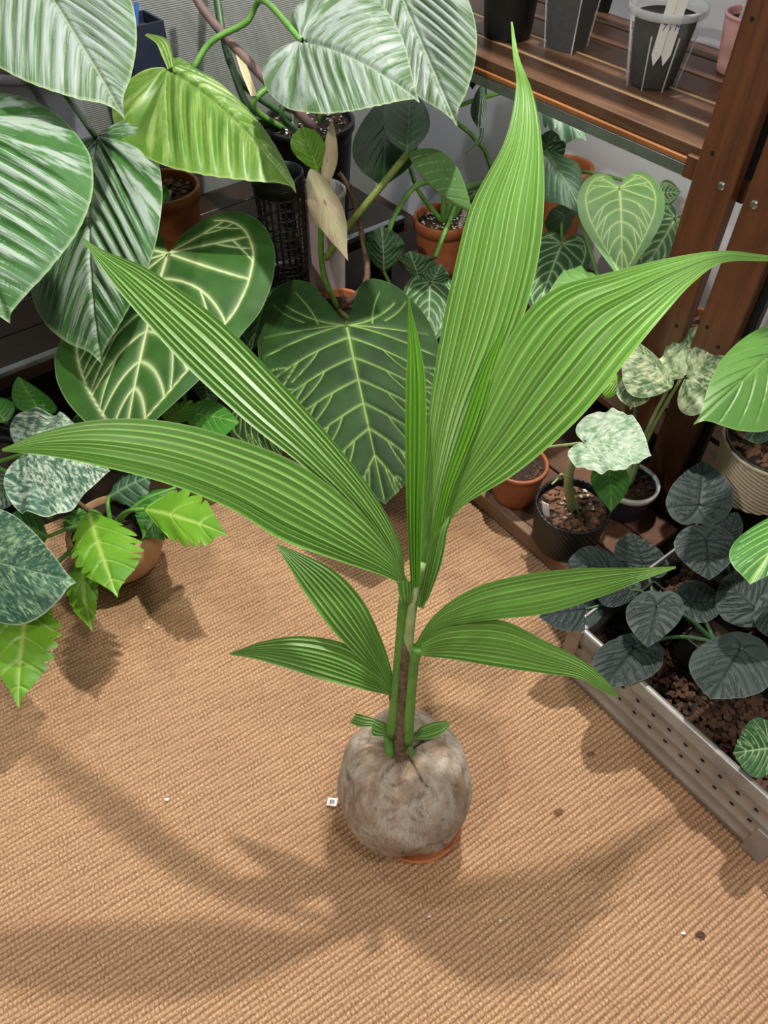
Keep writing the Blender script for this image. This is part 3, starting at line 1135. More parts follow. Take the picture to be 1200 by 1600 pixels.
# ------------------------------------------------------------------ the sprouting coconut
nut = thing('coconut_palm', 'sprouting coconut seedling with pleated green leaves standing on the rug', 'plant', G(634, 1290))
hc = np.array([0.0335, 0.497, 0.116])
nu_, nv_ = 120, 90
th_ = np.linspace(0, 2 * np.pi, nu_, endpoint=False)
phi = np.linspace(0.0, np.pi, nv_)
TT, PP = np.meshgrid(th_, phi, indexing='xy')
dirs = np.stack([np.sin(PP) * np.cos(TT), np.sin(PP) * np.sin(TT), np.cos(PP)], -1)
topd = np.array([-.04, .20, .92])
topd /= np.linalg.norm(topd)
# rotate pole to the sprout
zax = topd
xax = np.cross([0, 1, 0], zax)
xax /= np.linalg.norm(xax)
yax = np.cross(zax, xax)
D3 = dirs[..., 0:1] * xax + dirs[..., 1:2] * yax + dirs[..., 2:3] * zax
rr = 1 / np.sqrt((D3[..., 0] / .109) ** 2 + (D3[..., 1] / .118) ** 2 + (D3[..., 2] / .108) ** 2)
tri = 1 + .02 * np.cos(3 * (TT + .55)) * np.sin(PP) ** 2
dent = .034 * np.exp(-(PP / .30) ** 2)
crease = np.zeros_like(TT)
for a0, end, wid, dep in ((-1.0, 1.15, .016, .006), (-2.05, 1.1, .014, .005), (2.85, .9, .03, .005), (.4, .8, .03, .008), (-2.75, 1.5, .012, .003), (1.5, .8, .05, .004)):
    dl = (TT - a0 + .12 * np.sin(PP * 5 + a0) + np.pi) % (2 * np.pi) - np.pi
    crease += dep * np.exp(-(dl * np.sin(PP) / wid) ** 2) * np.clip((end - PP) / .35, 0, 1)
    crease += dep * .5 * np.exp(-(dl * np.sin(PP) / .14) ** 2) * np.clip((end - PP) / .5, 0, 1)
lump = .0022 * np.sin(TT * 5 + PP * 3) * np.sin(PP * 4) + .0015 * np.sin(TT * 9 + 2 * PP + 1)
HP = hc + D3 * (rr * tri - dent - crease + lump)[..., None]
HP[..., 2] = np.maximum(HP[..., 2], .0135)
g = np.arange(nu_ * nv_).reshape(nv_, nu_)
qd = np.c_[g[:-1].ravel(), g[1:].ravel(), np.roll(g, -1, 1)[1:].ravel(), np.roll(g, -1, 1)[:-1].ravel()]
t = NT('coconut_husk')
co = t.node('ShaderNodeTexCoord').outputs['Object']
cr = t.attr('vein')
st = t.noise(1.0, 6, .7, t.mapping(t.attr('lp', 'Vector'), (9, 46, 1)), .6)
bl = t.noise(16, 5, .65, co, .5)
cl = t.ramp(st, [(.3, '#948878'), (.5, '#b5ab9c'), (.7, '#cec6b8')])
cl = t.mix(t.ramp(bl, [(.40, (0, 0, 0, 1)), (.62, (.8, .8, .8, 1))]), cl, '#86694f')
cl = t.mix(t.ramp(t.noise(38, 5, .7, co, .8), [(.52, (0, 0, 0, 1)), (.70, (.8, .8, .8, 1))]), cl, '#4e443c')
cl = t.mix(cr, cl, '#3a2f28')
t.bump(st, .35, .003)
M['husk'] = t.set(cl, .72, 0, .3)
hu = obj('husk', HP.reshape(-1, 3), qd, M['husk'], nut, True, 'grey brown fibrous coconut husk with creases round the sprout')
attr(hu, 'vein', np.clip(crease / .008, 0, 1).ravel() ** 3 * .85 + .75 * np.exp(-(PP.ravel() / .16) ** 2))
attr(hu, 'lp', np.stack([PP * .6, TT, np.zeros_like(TT)], -1).reshape(-1, 3), True)

SB = W(625, 1205, 1.215)
# cup of fibre at the foot of the shoot
m = MB()
m.tube(spline([W(626, 1212, 1.215), W(627, 1188, 1.205), W(629, 1165, 1.19)], 8), np.linspace(.021, .013, 8), 14)
m.build('sprout_collar', M['sheath_brown'], nut, True)
stalk('stem', [W(626, 1195, 1.203), W(627, 1130, 1.156), W(632, 1050, 1.092), W(638, 970, 1.04), W(647, 905, 1.0)], .0108, .005, M['sheath_brown'], nut, 12, label='brown papery sheath round the shoot')
stalk('petiole', [W(612, 1150, 1.18), W(618, 1090, 1.13), W(625, 1010, 1.07), W(630, 940, 1.01), W(634, 912, .992)], .009, .006, M['petiole'], nut, 10)
stalk('petiole', [W(636, 1160, 1.18), W(640, 1100, 1.13), W(645, 1040, 1.085), W(652, 1012, 1.065)], .0095, .0085, M['petiole'], nut, 10)
stalk('petiole', [W(631, 1085, 1.13), W(636, 1030, 1.085), W(640, 980, 1.04), W(648, 930, 1.0), W(660, 880, .985)], .010, .005, M['petiole_pale'], nut, 10)
stalk('petiole', [W(617, 1130, 1.165), W(614, 1100, 1.14), W(611, 1076, 1.12)], .006, .0045, M['sheath_brown'], nut, 8)

palm_lobe(nut, M['palm'], [((650, 905), (668, 905), 1.0), ((660, 790), (690, 795), .985), ((668, 660), (742, 650), .965, .97), ((688, 525), (806, 525), .955, .955), ((710, 420), (838, 420), .95, .945),
                           ((737, 320), (850, 320), .955, .94), ((788, 222), (847, 225), .965, .95), ((806, 140), (834, 150), .985, .97), ((801, 85), (812, 92), 1.01), ((798, 34), (801, 34), 1.03)], 13, .42, label='tall upright pleated leaf lobe')
palm_lobe(nut, M['palm'], [((648, 945), (662, 952), 1.0), ((668, 860), (690, 862), .985, .975), ((692, 780), (716, 798), .965, .955), ((742, 650), (812, 736), .94, .90), ((800, 522), (908, 652), .92, .86),
                           ((862, 455), (988, 553), .905, .85), ((952, 427), (1038, 492), .90, .86), ((1050, 403), (1082, 443), .91, .88), ((1130, 392), (1130, 411), .93, .915), ((1200, 399), (1200, 408), .96)], 14, .42, label='broad pleated leaf lobe arching to the shelf')
palm_lobe(nut, M['palm_dark'], [((622, 915), (634, 912), .99), ((598, 860), (625, 850), .98), ((543, 792), (587, 775), .97), ((468, 724), (522, 690), .965), ((383, 657), (432, 590), .975),
                                ((283, 564), (337, 495), 1.0), ((190, 460), (234, 422), 1.03), ((150, 405), (166, 393), 1.05), ((126, 372), (130, 372), 1.06)], 9, .5)
palm_lobe(nut, M['palm_dark'], [((638, 918), (636, 905), .99), ((596, 899), (610, 858), .965, .975), ((520, 874), (562, 800), .93, .955), ((440, 845), (467, 727), .905, .945), ((360, 797), (362, 685), .89, .93),
                                ((260, 757), (262, 660), .88, .92), ((150, 728), (165, 656), .885, .915), ((70, 712), (75, 673), .905, .92), ((3, 705), (3, 701), .925)], 10, .5)
palm_lobe(nut, M['palm_dark'], [((607, 1086), (615, 1080), 1.12), ((590, 1056), (613, 1052), 1.11), ((556, 1022), (597, 1000), 1.095), ((516, 981), (567, 938), 1.08), ((476, 926), (522, 891), 1.08), ((446, 877), (466, 863), 1.085), ((431, 852), (433, 850), 1.09)], 8, .45)
palm_lobe(nut, M['palm_dark'], [((608, 1086), (612, 1074), 1.12), ((570, 1078), (592, 1045), 1.10, 1.11), ((510, 1064), (545, 1008), 1.085, 1.1), ((450, 1045), (478, 994), 1.08, 1.09), ((400, 1030), (415, 1001), 1.085), ((358, 1023), (360, 1020), 1.09)], 8, .45)
palm_lobe(nut, M['palm'], [((645, 1022), (645, 1012), 1.07), ((690, 982), (678, 962), 1.04), ((770, 969), (735, 922), 1.0, 1.03), ((850, 960), (810, 900), .985, 1.02), ((930, 936), (900, 889), .985, 1.005), ((1000, 908), (990, 887), 1.0), ((1056, 888), (1056, 885), 1.02)], 9, .45)
palm_lobe(nut, M['palm'], [((647, 1024), (646, 1012), 1.07), ((705, 1030), (695, 976), 1.03, 1.045), ((780, 1043), (780, 969), .995, 1.02), ((855, 1053), (850, 1001), .985, 1.0), ((905, 1060), (908, 1030), .985), ((938, 1078), (945, 1060), .995), ((966, 1091), (967, 1088), 1.01)], 9, .45)
palm_lobe(nut, M['spear'], [((642, 920), (656, 915), .985), ((636, 820), (660, 800), .965), ((633, 700), (666, 690), .96), ((634, 610), (665, 600), .965), ((637, 540), (656, 540), .975), ((637, 490), (645, 495), .985), ((637, 462), (639, 462), .99)], 4, .9, label='narrow unopened spear leaf')
palm_lobe(nut, M['spear'], [((676, 830), (690, 830), .955), ((692, 755), (708, 762), .94), ((722, 660), (750, 655), .93), ((755, 570), (776, 565), .93), ((788, 508), (791, 508), .935)], 4, .7, label='small inner leaf tucked between the lobes')
palm_lobe(nut, M['palm_dark'], [((655, 950), (668, 938), .985, .98), ((662, 900), (690, 880), .965, .955), ((675, 850), (700, 825), .955, .945), ((690, 815), (704, 805), .95)], 5, .5, label='folded lower flap of the right lobe')
palm_lobe(nut, M['palm_dark'], [((622, 905), (640, 908), .98), ((622, 925), (642, 922), .985), ((628, 940), (640, 938), .99), ((632, 946), (635, 946), 1.0)], 3, .4, name='leaf_fold')
# little first leaves on the husk
palm_lobe(nut, M['palm_dark'], [((640, 1152), (648, 1146), 1.19), ((668, 1155), (660, 1134), 1.185), ((690, 1147), (684, 1127), 1.185), ((704, 1133), (702, 1127), 1.19)], 5, .4, name='first_leaf')
palm_lobe(nut, M['palm_dark'], [((606, 1150), (612, 1138), 1.185), ((584, 1150), (598, 1127), 1.18), ((580, 1140), (586, 1125), 1.18)], 5, .4, name='first_leaf')
palm_lobe(nut, M['palm_dark'], [((592, 1136), (590, 1124), 1.185), ((565, 1136), (570, 1118), 1.185), ((547, 1130), (556, 1114), 1.185)], 4, .4, name='first_leaf')
palm_lobe(nut, M['palm_dark'], [((622, 1160), (640, 1160), 1.19), ((620, 1152), (646, 1156), 1.185), ((630, 1146), (640, 1148), 1.185)], 3, .4, name='first_leaf')
for a, b, c in (((610, 1200), (609, 1175), (606, 1150)), ((640, 1198), (639, 1175), (634, 1160))):
    stalk('first_leaf_stalk', [W(a[0], a[1], 1.215), W(b[0], b[1], 1.195), W(c[0], c[1], 1.185)], .0085, .0075, M['petiole'], nut, 8)

# saucer
sc = G(651, 1279, 0)
ms = thing('terracotta_saucer', 'shallow orange terracotta saucer under the coconut', 'saucer', sc)
m = MB()
m.lathe([(.001, 0), (.068, 0), (.074, .003), (.079, .016), (.080, .0185), (.0775, .0195), (.0745, .018), (.069, .007), (.001, .006)], sc, 64)
m.build('dish', M['terracotta'], ms, True)
# paper label peeping out from the husk
lb = thing('paper_label', 'tiny white printed paper label on the rug beside the coconut', 'label', G(519, 1253))
m = MB()
c = G(519, 1253, .004)
m.box(c, .009, .007, .0006, (np.array([.98, -.15, .1]), np.array([.15, .98, 0]), UP))
m.build('paper', M['tag_white'], lb)
m = MB()
for k in range(3):
    m.box(c + np.array([-.003 + k * .003, 0, .0008]), .0009, .0035, .0002)
m.build('print', M['ink_black'], lb)


# ------------------------------------------------------------------ plants behind, left
def stem_to(root, pts, r0=.006, r1=.004, mat='petiole', name='petiole'):
    return stalk(name, [p if isinstance(p, np.ndarray) else W(*p) for p in pts], r0, r1, M[mat], root)


SIL = dict(style='none', pleat=10, pleat_amp=.0062, quilt=0, kfwd=.42, nt=260, ns=44)

# silver philodendron in a tall grey planter
c = W(40, 97, 1.80)
c[2] = .2
S1 = thing('silver_philodendron', 'philodendron with huge silver streaked leaves in a grey planter', 'plant', c)
pot(S1, c, .085, .105, zrow(c, 92) - .2, M['grey_pot'], soil='soil', fill=.97)
leaf(S1, M['silver_grey'], (5, -115, 1.62), (193, 180, 1.45), (-62, 45, 1.48), (178, -45, 1.56), 'heart_open', arch=.05, droop=.02, **SIL)
leaf(S1, M['silver'], (-80, 190, 1.44), (8, 499, 1.27), (-270, 300, 1.47), (128, 232, 1.40), 'heart_wide', arch=.06, droop=.12, tipdrop=.02, **SIL)
leaf(S1, M['silver'], (150, 215, 1.70), (157, 569, 1.56), (42, 400, 1.75), (246, 318, 1.60), 'heart_open', arch=.05, droop=.06, tipdrop=.0, **SIL)
top = c + UP * (zrow(c, 92) - .22)
for q in ((5, -115, 1.62), (-80, 190, 1.44), (150, 215, 1.70)):
    e_ = W(*q)
    stem_to(S1, [top, (top + e_) / 2 + UP * .08 - np.array([0, .03, 0]), e_], .008, .006, 'petiole_dark')

# square navy planter with a blue tag
c = W(208, 28, 1.98)
c[2] = .2
nv = thing('square_planter', 'tall square navy blue plastic planter behind the lime leaf', 'planter', c)
hN = zrow(c, 30) - .2
m = MB()
hw = .055
for sx in (-1, 1):
    m.box(c + EE * sx * hw + UP * hN / 2, .003, hw, hN / 2, AX)
    m.box(c + DD * sx * hw + UP * hN / 2, hw - .004, .003, hN / 2, AX)
m.build('box', M['navy_plastic'], nv)
m = MB()
m.box(c + UP * (hN - .03), hw - .004, hw - .004, .004, AX)
m.build('soil', M['soil'], nv)
stake('blue plastic tag stuck in the navy square planter', c + UP * (hN - .03), (.25, 0, 0), .07, .012, 'tag_blue')

# lime-streaked philodendron in a terracotta pot
c = W(252, 300, 2.0)
c[2] = .2
hP = zrow(c, 290) - .2
LP_ = thing('lime_philodendron', 'philodendron with a pale lime striped leaf in a brown terracotta pot', 'plant', c)
pot(LP_, c, .075, .098, hP, M['terracotta_glazed'], rim=.004, rimh=.03, soil='soil', fill=.86)
chips(LP_, 'bark_mix', c + UP * hP * .87, .08, 160, M['bark_dark'], (.012, .024), 11, .012)
leaf(LP_, M['bright'], (264, 106, 1.76), (464, 296, 1.64), (205, 222, 1.66), (330, 112, 1.86), 'heart_open', style='none', pleat=8, pleat_amp=.009, quilt=0, kfwd=.5, nt=260, ns=44, arch=.06, droop=.10)
palm_lobe(LP_, M['bright'], [((262, 108), (272, 104), 1.76), ((252, 85), (268, 78), 1.77), ((244, 68), (258, 60), 1.78), ((226, 55), (230, 52), 1.79)], 3, .3, name='leaf_sheath')
stem_to(LP_, [c + UP * hP * .9, (236, 250, 1.93), (300, 180, 1.86), (266, 108, 1.77)], .009, .007)
stem_to(LP_, [c + UP * hP * .9, (205, 250, 1.95), (172, 258, 1.9)], .007, .006)
stem_to(LP_, [(170, 245, 1.95), (190, 222, 1.93), (215, 195, 1.9)], .011, .008)
leaf(LP_, M['green'], (240, 330, 1.8), (257, 288, 1.78), (228, 316, 1.78), (262, 308, 1.79), 'ovate', 'mid', arch=.1)
stake('white plastic tag leaning in the brown terracotta pot', c + np.array([.02, -.055, hP * .88]), (.5, -.3, 0), .055, .012)
stake('short white tag stub beside the lime leaf stalk', c + np.array([-.03, -.03, hP * .88]), (-.2, .1, 0), .03, .008)

# silver hearts in a big black nursery pot
c = W(482, 196, 2.12)
c[2] = .2
hP = zrow(c, 186) - .2
SH = thing('silver_heart_philodendron', 'philodendron with broad silvery heart leaves in a black nursery pot', 'plant', c)
pot(SH, c, .10, .124, hP, M['black_plastic'], soil='soil_perlite', fill=.93)
chips(SH, 'perlite', c + UP * hP * .935, .105, 130, M['perlite'], (.005, .009), 21, .006)
chips(SH, 'bark_mix', c + UP * hP * .93, .105, 120, M['bark_dark'], (.010, .018), 22, .006)
leaf(SH, M['silver_grey'], (470, 62, 1.60), (655, 155, 1.42), (450, 146, 1.45), (545, -40, 1.62), 'heart_wide', arch=.06, droop=.16, **SIL)
leaf(SH, M['silver_grey'], (598, -75, 1.72), (713, 194, 1.56), (548, 25, 1.70), (726, -15, 1.60), 'heart_open', arch=.03, droop=.05, **SIL)
soil0 = c + UP * hP * .93
stem_to(SH, [soil0 + np.array([-.05, 0, 0]), (395, 180, 2.05), (350, 60, 2.02), (330, -60, 2.0)], .010, .009, 'petiole_dark')
stem_to(SH, [soil0 + np.array([-.03, .02, 0]), (370, 120, 2.04), (340, 0, 2.0), (335, -70, 2.0)], .009, .009, 'petiole_dark')
stem_to(SH, [soil0 + np.array([.02, -.02, 0]), (420, 130, 2.0), (350, 55, 1.98), (308, 0, 1.97), (290, -50, 1.95)], .013, .010, 'stem_mauve', 'stem')
stem_to(SH, [(300, 110, 1.96), (330, 65, 1.95), (385, 35, 1.92), (410, 0, 1.85), (470, 62, 1.61)], .008, .007, 'petiole')
stem_to(SH, [soil0 + np.array([-.06, -.03, 0]), (395, 165, 2.0), (432, 125, 1.98), (470, 70, 1.64)], .009, .007, 'petiole')
stem_to(SH, [soil0 + np.array([-.02, -.05, 0]), (440, 180, 2.0), (456, 140, 1.98)], .008, .007, 'petiole_dark')
stem_to(SH, [soil0 + np.array([.03, .03, 0]), (520, 60, 2.0), (598, -75, 1.73)], .008, .007, 'petiole')
palm_lobe(SH, M['pink_leaf'], [((392, 150), (402, 150), 1.98), ((376, 110), (388, 108), 1.98), ((364, 70), (368, 68), 1.98)], 3, .4, name='dry_sheath')
stake('white tag standing in the black nursery pot', soil0 + np.array([-.035, -.02, 0]), (0, 0, 0), .05, .014)

# white veined anthurium
c = G(300, 620, -.02)
AN = thing('white_veined_anthurium', 'anthurium with big dark leaf netted by broad white veins', 'plant', c)
hP = .2
pot(AN, c, .07, .085, hP, M['black_plastic'], fill=.9)
leaf(AN, M['crystal'], (262, 395, 1.76), (192, 705, 1.58), (88, 515, 1.66), (424, 425, 1.70), 'heart', 'antho', arch=.04, droop=.10, ripple=.012, vw=.0040, quilt=.0035, nt=520, ns=92, seed=5)
leaf(AN, M['dark_heart'], (418, 458, 1.92), (392, 548, 1.86), (366, 495, 1.88), (440, 505, 1.9), 'heart', 'antho', vw=.0016)
leaf(AN, M['dark_heart'], (318, 590, 1.9), (330, 640, 1.88), (298, 600, 1.89), (345, 600, 1.89), 'ovate', 'mid', vw=.0014)
leaf(AN, M['green'], (290, 645, 1.78), (374, 660, 1.70), (320, 690, 1.70), (325, 622, 1.8), 'ovate', 'mid', vw=.0016)
leaf(AN, M['green'], (262, 660, 1.78), (300, 625, 1.72), (252, 640, 1.75), (300, 655, 1.75), 'ovate', 'mid', vw=.0016)
leaf(AN, M['velvet'], (378, 640, 1.82), (440, 712, 1.74), (370, 690, 1.76), (428, 650, 1.8), 'heart', 'antho', vw=.0016)
for q in ((262, 395, 1.77), (418, 458, 1.93), (318, 590, 1.9), (290, 645, 1.79), (378, 640, 1.83)):
    e_ = W(*q)
    stem_to(AN, [c + UP * hP * .88, (c + UP * hP + e_) / 2 + np.array([0, .05, .05]), e_], .006, .0045, 'petiole')

# net tube
c = W(434, 276, 1.82)
zt = zrow(c, 268)
NP = thing('net_tube', 'tall black plastic net tube with solid rim beside the blush leaf', 'plant support', (c[0], c[1], .0))
pc = np.array([c[0], c[1], -.02])
pot(NP, pc, .06, .075, .2, M['black_plastic'], fill=.9)
rn = .060
m = MB()
m.lathe([(rn, zt - .045), (rn + .003, zt - .043), (rn + .003, zt - .002), (rn + .001, zt), (rn - .002, zt), (rn - .003, zt - .045)], (c[0], c[1], 0), 48)
m.lathe([(rn + .004, zt - .026), (rn + .006, zt - .024), (rn + .004, zt - .022)], (c[0], c[1], 0), 48)
m.build('rim', M['black_plastic'], NP, True)
nb = 20
zb = .13
for k in range(nb):
    f = 2 * math.pi * k / nb
    x0, y0 = c[0] + (rn - .001) * math.cos(f), c[1] + (rn - .001) * math.sin(f)
    x1, y1 = c[0] + (rn - .01) * math.cos(f), c[1] + (rn - .01) * math.sin(f)
    m = MB()
    m.tube([(x1, y1, zb), ((x0 + x1) / 2, (y0 + y1) / 2, (zb + zt) / 2), (x0, y0, zt - .044)], .0030, 5, False)
    m.build('bar', M['black_plastic'], NP, True)
for k in range(15):
    z = zb + (zt - .05 - zb) * k / 14
    rk = rn - .001 - .009 * (1 - (z - zb) / (zt - zb))
    m = MB()
    m.lathe([(rk - .0028, z), (rk, z - .0028), (rk + .0028, z), (rk, z + .0028), (rk - .0028, z)], (c[0], c[1], 0), 40)
    m.build('ring', M['black_plastic'], NP, True)

# pale lilac pot behind
c = W(500, 330, 1.95)
c[2] = -.02
LI = thing('lilac_pot', 'pale lilac grey ceramic pot behind the black net tube', 'pot', c)
pot(LI, c, .05, .066, zrow(c, 296) + .02, M['lilac_pot'], fill=.9, rim=.003, rimh=.012)

# velvet philodendron with fuzzy stalk
c = W(528, 474, 2.02)
c[2] = -.02
hP = zrow(c, 474) + .02
VE = thing('velvet_philodendron', 'philodendron with large dark velvet heart leaf and fuzzy stalk in terracotta', 'plant', c)
pot(VE, c, .055, .072, hP, M['terracotta'], rim=.004, rimh=.025, fill=.9)
s0 = c + UP * hP * .9
leaf(VE, M['velvet'], (541, 506, 1.72), (602, 788, 1.53), (400, 552, 1.70), (692, 548, 1.66), 'verru', 'verru', arch=.05, droop=.14, ripple=.018, rfreq=6, vw=.0028, quilt=.005, nt=520, ns=92, seed=3, vmax=.9)
stem_to(VE, [s0, (546, 500, 1.86), (541, 507, 1.73)], .007, .006, 'fuzzy')
stem_to(VE, [s0, (505, 425, 1.95), (501, 350, 1.87), (500, 290, 1.82), (497, 266, 1.8)], .008, .006, 'petiole', 'stem')
fz = stem_to(VE, [(508, 405, 1.915), (545, 352, 1.86), (595, 292, 1.81), (637, 240, 1.78)], .0085, .0085, 'fuzzy')
Pf = spline([W(508, 405, 1.915), W(545, 352, 1.86), W(595, 292, 1.81), W(637, 240, 1.78)], 260)
m = MB()
for p in Pf:
    for _ in range(3):
        dv = nr.normal(0, 1, 3)
        dv /= np.linalg.norm(dv)
        q = p + dv * .0085
        s_ = np.cross(dv, [.3, .5, .8]) * .0007
        m.add([q - s_, q + s_, q + dv * .005], [(0, 1, 2)])
fo = m.build('bristles', M['petiole_pale'], fz)
fo['kind'] = 'stuff'
stem_to(VE, [s0, (572, 440, 1.98), (566, 370, 1.96), (548, 300, 1.93), (530, 270, 1.92)], .009, .006, 'stem_brown', 'stem')
leaf(VE, M['lime'], (497, 268, 1.79), (472, 197, 1.75), (455, 232, 1.76), (506, 222, 1.76), 'ovate', 'mid', arch=.14, droop=.1, ripple=.05, vw=.0014, label='lime green unrolling leaf')
leaf(VE, M['pink_leaf'], (506, 300, 1.80), (519, 182, 1.76), (502, 245, 1.77), (527, 245, 1.77), 'lance', 'none', arch=.05, droop=.9, ripple=.1, label='cream papery sheath')
leaf(VE, M['pink_leaf'], (486, 262, 1.79), (544, 408, 1.72), (480, 320, 1.76), (531, 310, 1.75), 'lance', 'mid', arch=.06, droop=.9, ripple=.16, vw=.0014, label='blush pink young leaf hanging down')
leaf(VE, M['grey_heart'], (637, 240, 1.78), (742, 336, 1.68), (700, 246, 1.70), (668, 285, 1.86), 'ovate', 'mid', arch=.08, droop=.05, vw=.0018, label='pale green underside of a young leaf')
leaf(VE, M['teal'], (636, 238, 1.79), (640, 140, 1.92), (600, 190, 1.86), (672, 190, 1.88), 'ovate', 'mid', arch=.05, vw=.0018)

# dark glossy leaf plant and the terracotta pot with perlite
c = W(692, 352, 2.14)
c[2] = .15
hP = zrow(c, 338) - .15
PE_ = thing('trailing_philodendron', 'trailing philodendron with dark glossy leaf in an orange terracotta pot', 'plant', c)
pot(PE_, c, .062, .08, hP, M['terracotta'], rim=.004, rimh=.03, fill=.86, soil='soil_perlite')
chips(PE_, 'perlite', c + UP * (hP * .88), .062, 110, M['perlite'], (.004, .009), 31, .006)
chips(PE_, 'bark_mix', c + UP * (hP * .875), .062, 70, M['bark_dark'], (.010, .018), 32, .006)
s0 = c + UP * hP * .88
leaf(PE_, M['dkgreen'], (604, 150, 2.02), (598, 294, 1.92), (550, 225, 1.97), (652, 225, 1.96), 'ovate', 'mid', arch=.06, droop=.12, vw=.0016)
stem_to(PE_, [s0, (690, 290, 2.06), (650, 290, 2.0), (615, 340, 1.98), (605, 380, 1.98)], .008, .007)
stem_to(PE_, [s0, (655, 300, 2.08), (640, 260, 2.05), (604, 160, 2.02)], .007, .005)
stem_to(PE_, [s0, (712, 318, 2.08), (705, 340, 2.0), (690, 375, 1.96), (680, 402, 1.94)], .007, .006)
stem_to(PE_, [s0, (720, 300, 2.12), (760, 285, 2.12), (790, 270, 2.1)], .011, .009)
stem_to(PE_, [s0 + np.array([.02, .02, 0]), (735, 310, 2.12), (765, 300, 2.1), (785, 285, 2.08)], .009, .008)
stake('white tag in the orange terracotta pot with perlite', s0 + np.array([.045, -.03, .0]), (.2, -.1, 0), .055, .014, lines=3)

# small dark velvet plant in front of it
c = W(632, 470, 2.06)
c[2] = -.02
VS = thing('dark_anthurium', 'small dark crinkled anthurium with pale netted veins in a black pot', 'plant', c)
pot(VS, c, .055, .068, .19, M['black_plastic'], fill=.9)
for q in (((600, 425, 1.98), (596, 352, 1.93), (570, 385, 1.95), (632, 385, 1.96)), ((658, 440, 1.95), (640, 392, 1.9), (628, 412, 1.92), (682, 412, 1.92)),
          ((668, 452, 1.92), (690, 412, 1.88), (655, 430, 1.9), (700, 440, 1.9))):
    leaf(VS, M['dark_heart'], *q, 'ovate', 'mid', arch=.12, droop=.2, ripple=.08, vw=.0014)
leaf(VS, M['dark_heart'], (672, 440, 1.9), (668, 545, 1.82), (626, 470, 1.86), (716, 470, 1.86), 'heart', 'antho', arch=.06, droop=.15, ripple=.03, vw=.0018)
leaf(VS, M['dkgreen'], (668, 530, 1.86), (690, 600, 1.84), (650, 560, 1.85), (708, 555, 1.85), 'ovate', 'mid', vw=.0014)
for q in ((600, 425, 1.98), (658, 440, 1.95), (672, 440, 1.91), (668, 452, 1.92), (668, 530, 1.86)):
    stem_to(VS, [c + UP * .17, W(*q)], .005, .004, 'petiole')

# ------------------------------------------------------------------ plants under the shelf
c = W(886, 275, 2.02)
c[2] = .15
hP = zrow(c, 258) - .15
AH = thing('heart_anthurium', 'anthurium with pale grey green heart leaf and light veins under the shelf', 'plant', c)
pot(AH, c, .05, .062, hP, M['terracotta'], rim=.004, rimh=.022, fill=.9)
s0 = c + UP * hP * .9
leaf(AH, M['grey_heart'], (968, 293, 1.72), (972, 440, 1.57), (903, 312, 1.67), (1040, 306, 1.64), 'heart', 'antho', arch=.05, droop=.12, vw=.0022, quilt=.002, nt=360, ns=64, label='pale grey green heart leaf')
leaf(AH, M['dark_heart'], (878, 380, 1.86), (836, 492, 1.76), (812, 400, 1.8), (922, 410, 1.8), 'heart', 'antho', arch=.05, droop=.1, vw=.0024, nt=300, ns=54)
leaf(AH, M['dark_heart'], (1056, 340, 1.82), (1000, 432, 1.75), (1000, 342, 1.78), (1080, 405, 1.78), 'heart', 'antho', arch=.05, droop=.1, vw=.0022)
leaf(AH, M['dark_heart'], (1026, 302, 1.86), (1064, 300, 1.84), (1040, 280, 1.85), (1040, 322, 1.84), 'ovate', 'antho', arch=.05, vw=.0013)
leaf(AH, M['dkgreen'], (900, 330, 1.95), (850, 350, 1.9), (875, 375, 1.9), (872, 320, 1.94), 'ovate', 'mid', arch=.05, vw=.0014)
leaf(AH, M['mid'], (938, 442, 1.62), (856, 458, 1.56), (896, 476, 1.57), (902, 410, 1.63), 'ovate', 'mid', arch=.12, droop=.25, ripple=.08, vw=.0014, label='crinkled bright green leaf')
for q in ((968, 293, 1.73), (878, 380, 1.87), (1056, 340, 1.83), (1026, 302, 1.87), (938, 442, 1.63)):
    e_ = W(*q)
    stem_to(AH, [s0, (s0 + e_) / 2 + np.array([0, .05, .0]), e_], .005, .0035, 'petiole')

c = W(1092, 512, 1.75)
c[2] = .15
sp_ = thing('terracotta_pot', 'small terracotta pot of bark glimpsed between the two shelf posts', 'pot', c)
hP = zrow(c, 500) - .15
pot(sp_, c, .04, .05, hP, M['terracotta'], rim=.003, rimh=.02, fill=.9)
chips(sp_, 'bark_mix', c + UP * hP * .9, .04, 60, M['bark'], (.007, .014), 91, .006)

# trailing plant with lobed leaves along the wall
c = W(790, 330, 2.10)
c[2] = .15
hP = .13
TP = thing('lobed_climber', 'climber with green vine and dark lobed leaves hanging below the shelf edge', 'plant', c)
pot(TP, c, .05, .06, hP, M['black_plastic'], fill=.9)
s0 = c + UP * hP * .9
stem_to(TP, [s0, (760, 240, 2.05), (700, 178, 1.95), (720, 164, 1.9), (765, 150, 1.88), (806, 140, 1.86), (850, 152, 1.84)], .006, .005, 'petiole', 'vine')
leaf(TP, M['dkgreen'], (745, 76, 1.84), (738, 140, 1.80), (723, 108, 1.82), (754, 108, 1.81), 'ovate', 'mid', arch=.08, droop=.2, vw=.0012)
leaf(TP, M['teal'], (752, 132, 1.84), (748, 205, 1.80), (735, 170, 1.82), (760, 165, 1.82), 'lance', 'mid', arch=.05, droop=.3, vw=.0012)
palm_lobe(TP, M['teal'], [((748, 200), (756, 200), 1.80), ((745, 218), (752, 220), 1.8), ((725, 240), (727, 242), 1.8)], 2, .2, name='leaf_tip')
leaf(TP, M['teal'], (836, 146, 1.83), (918, 222, 1.72), (858, 200, 1.76), (892, 150, 1.80), 'ovate', 'mid', arch=.06, droop=.2, ripple=.18, rfreq=5, vw=.0014, jag=(3, .35, .2))
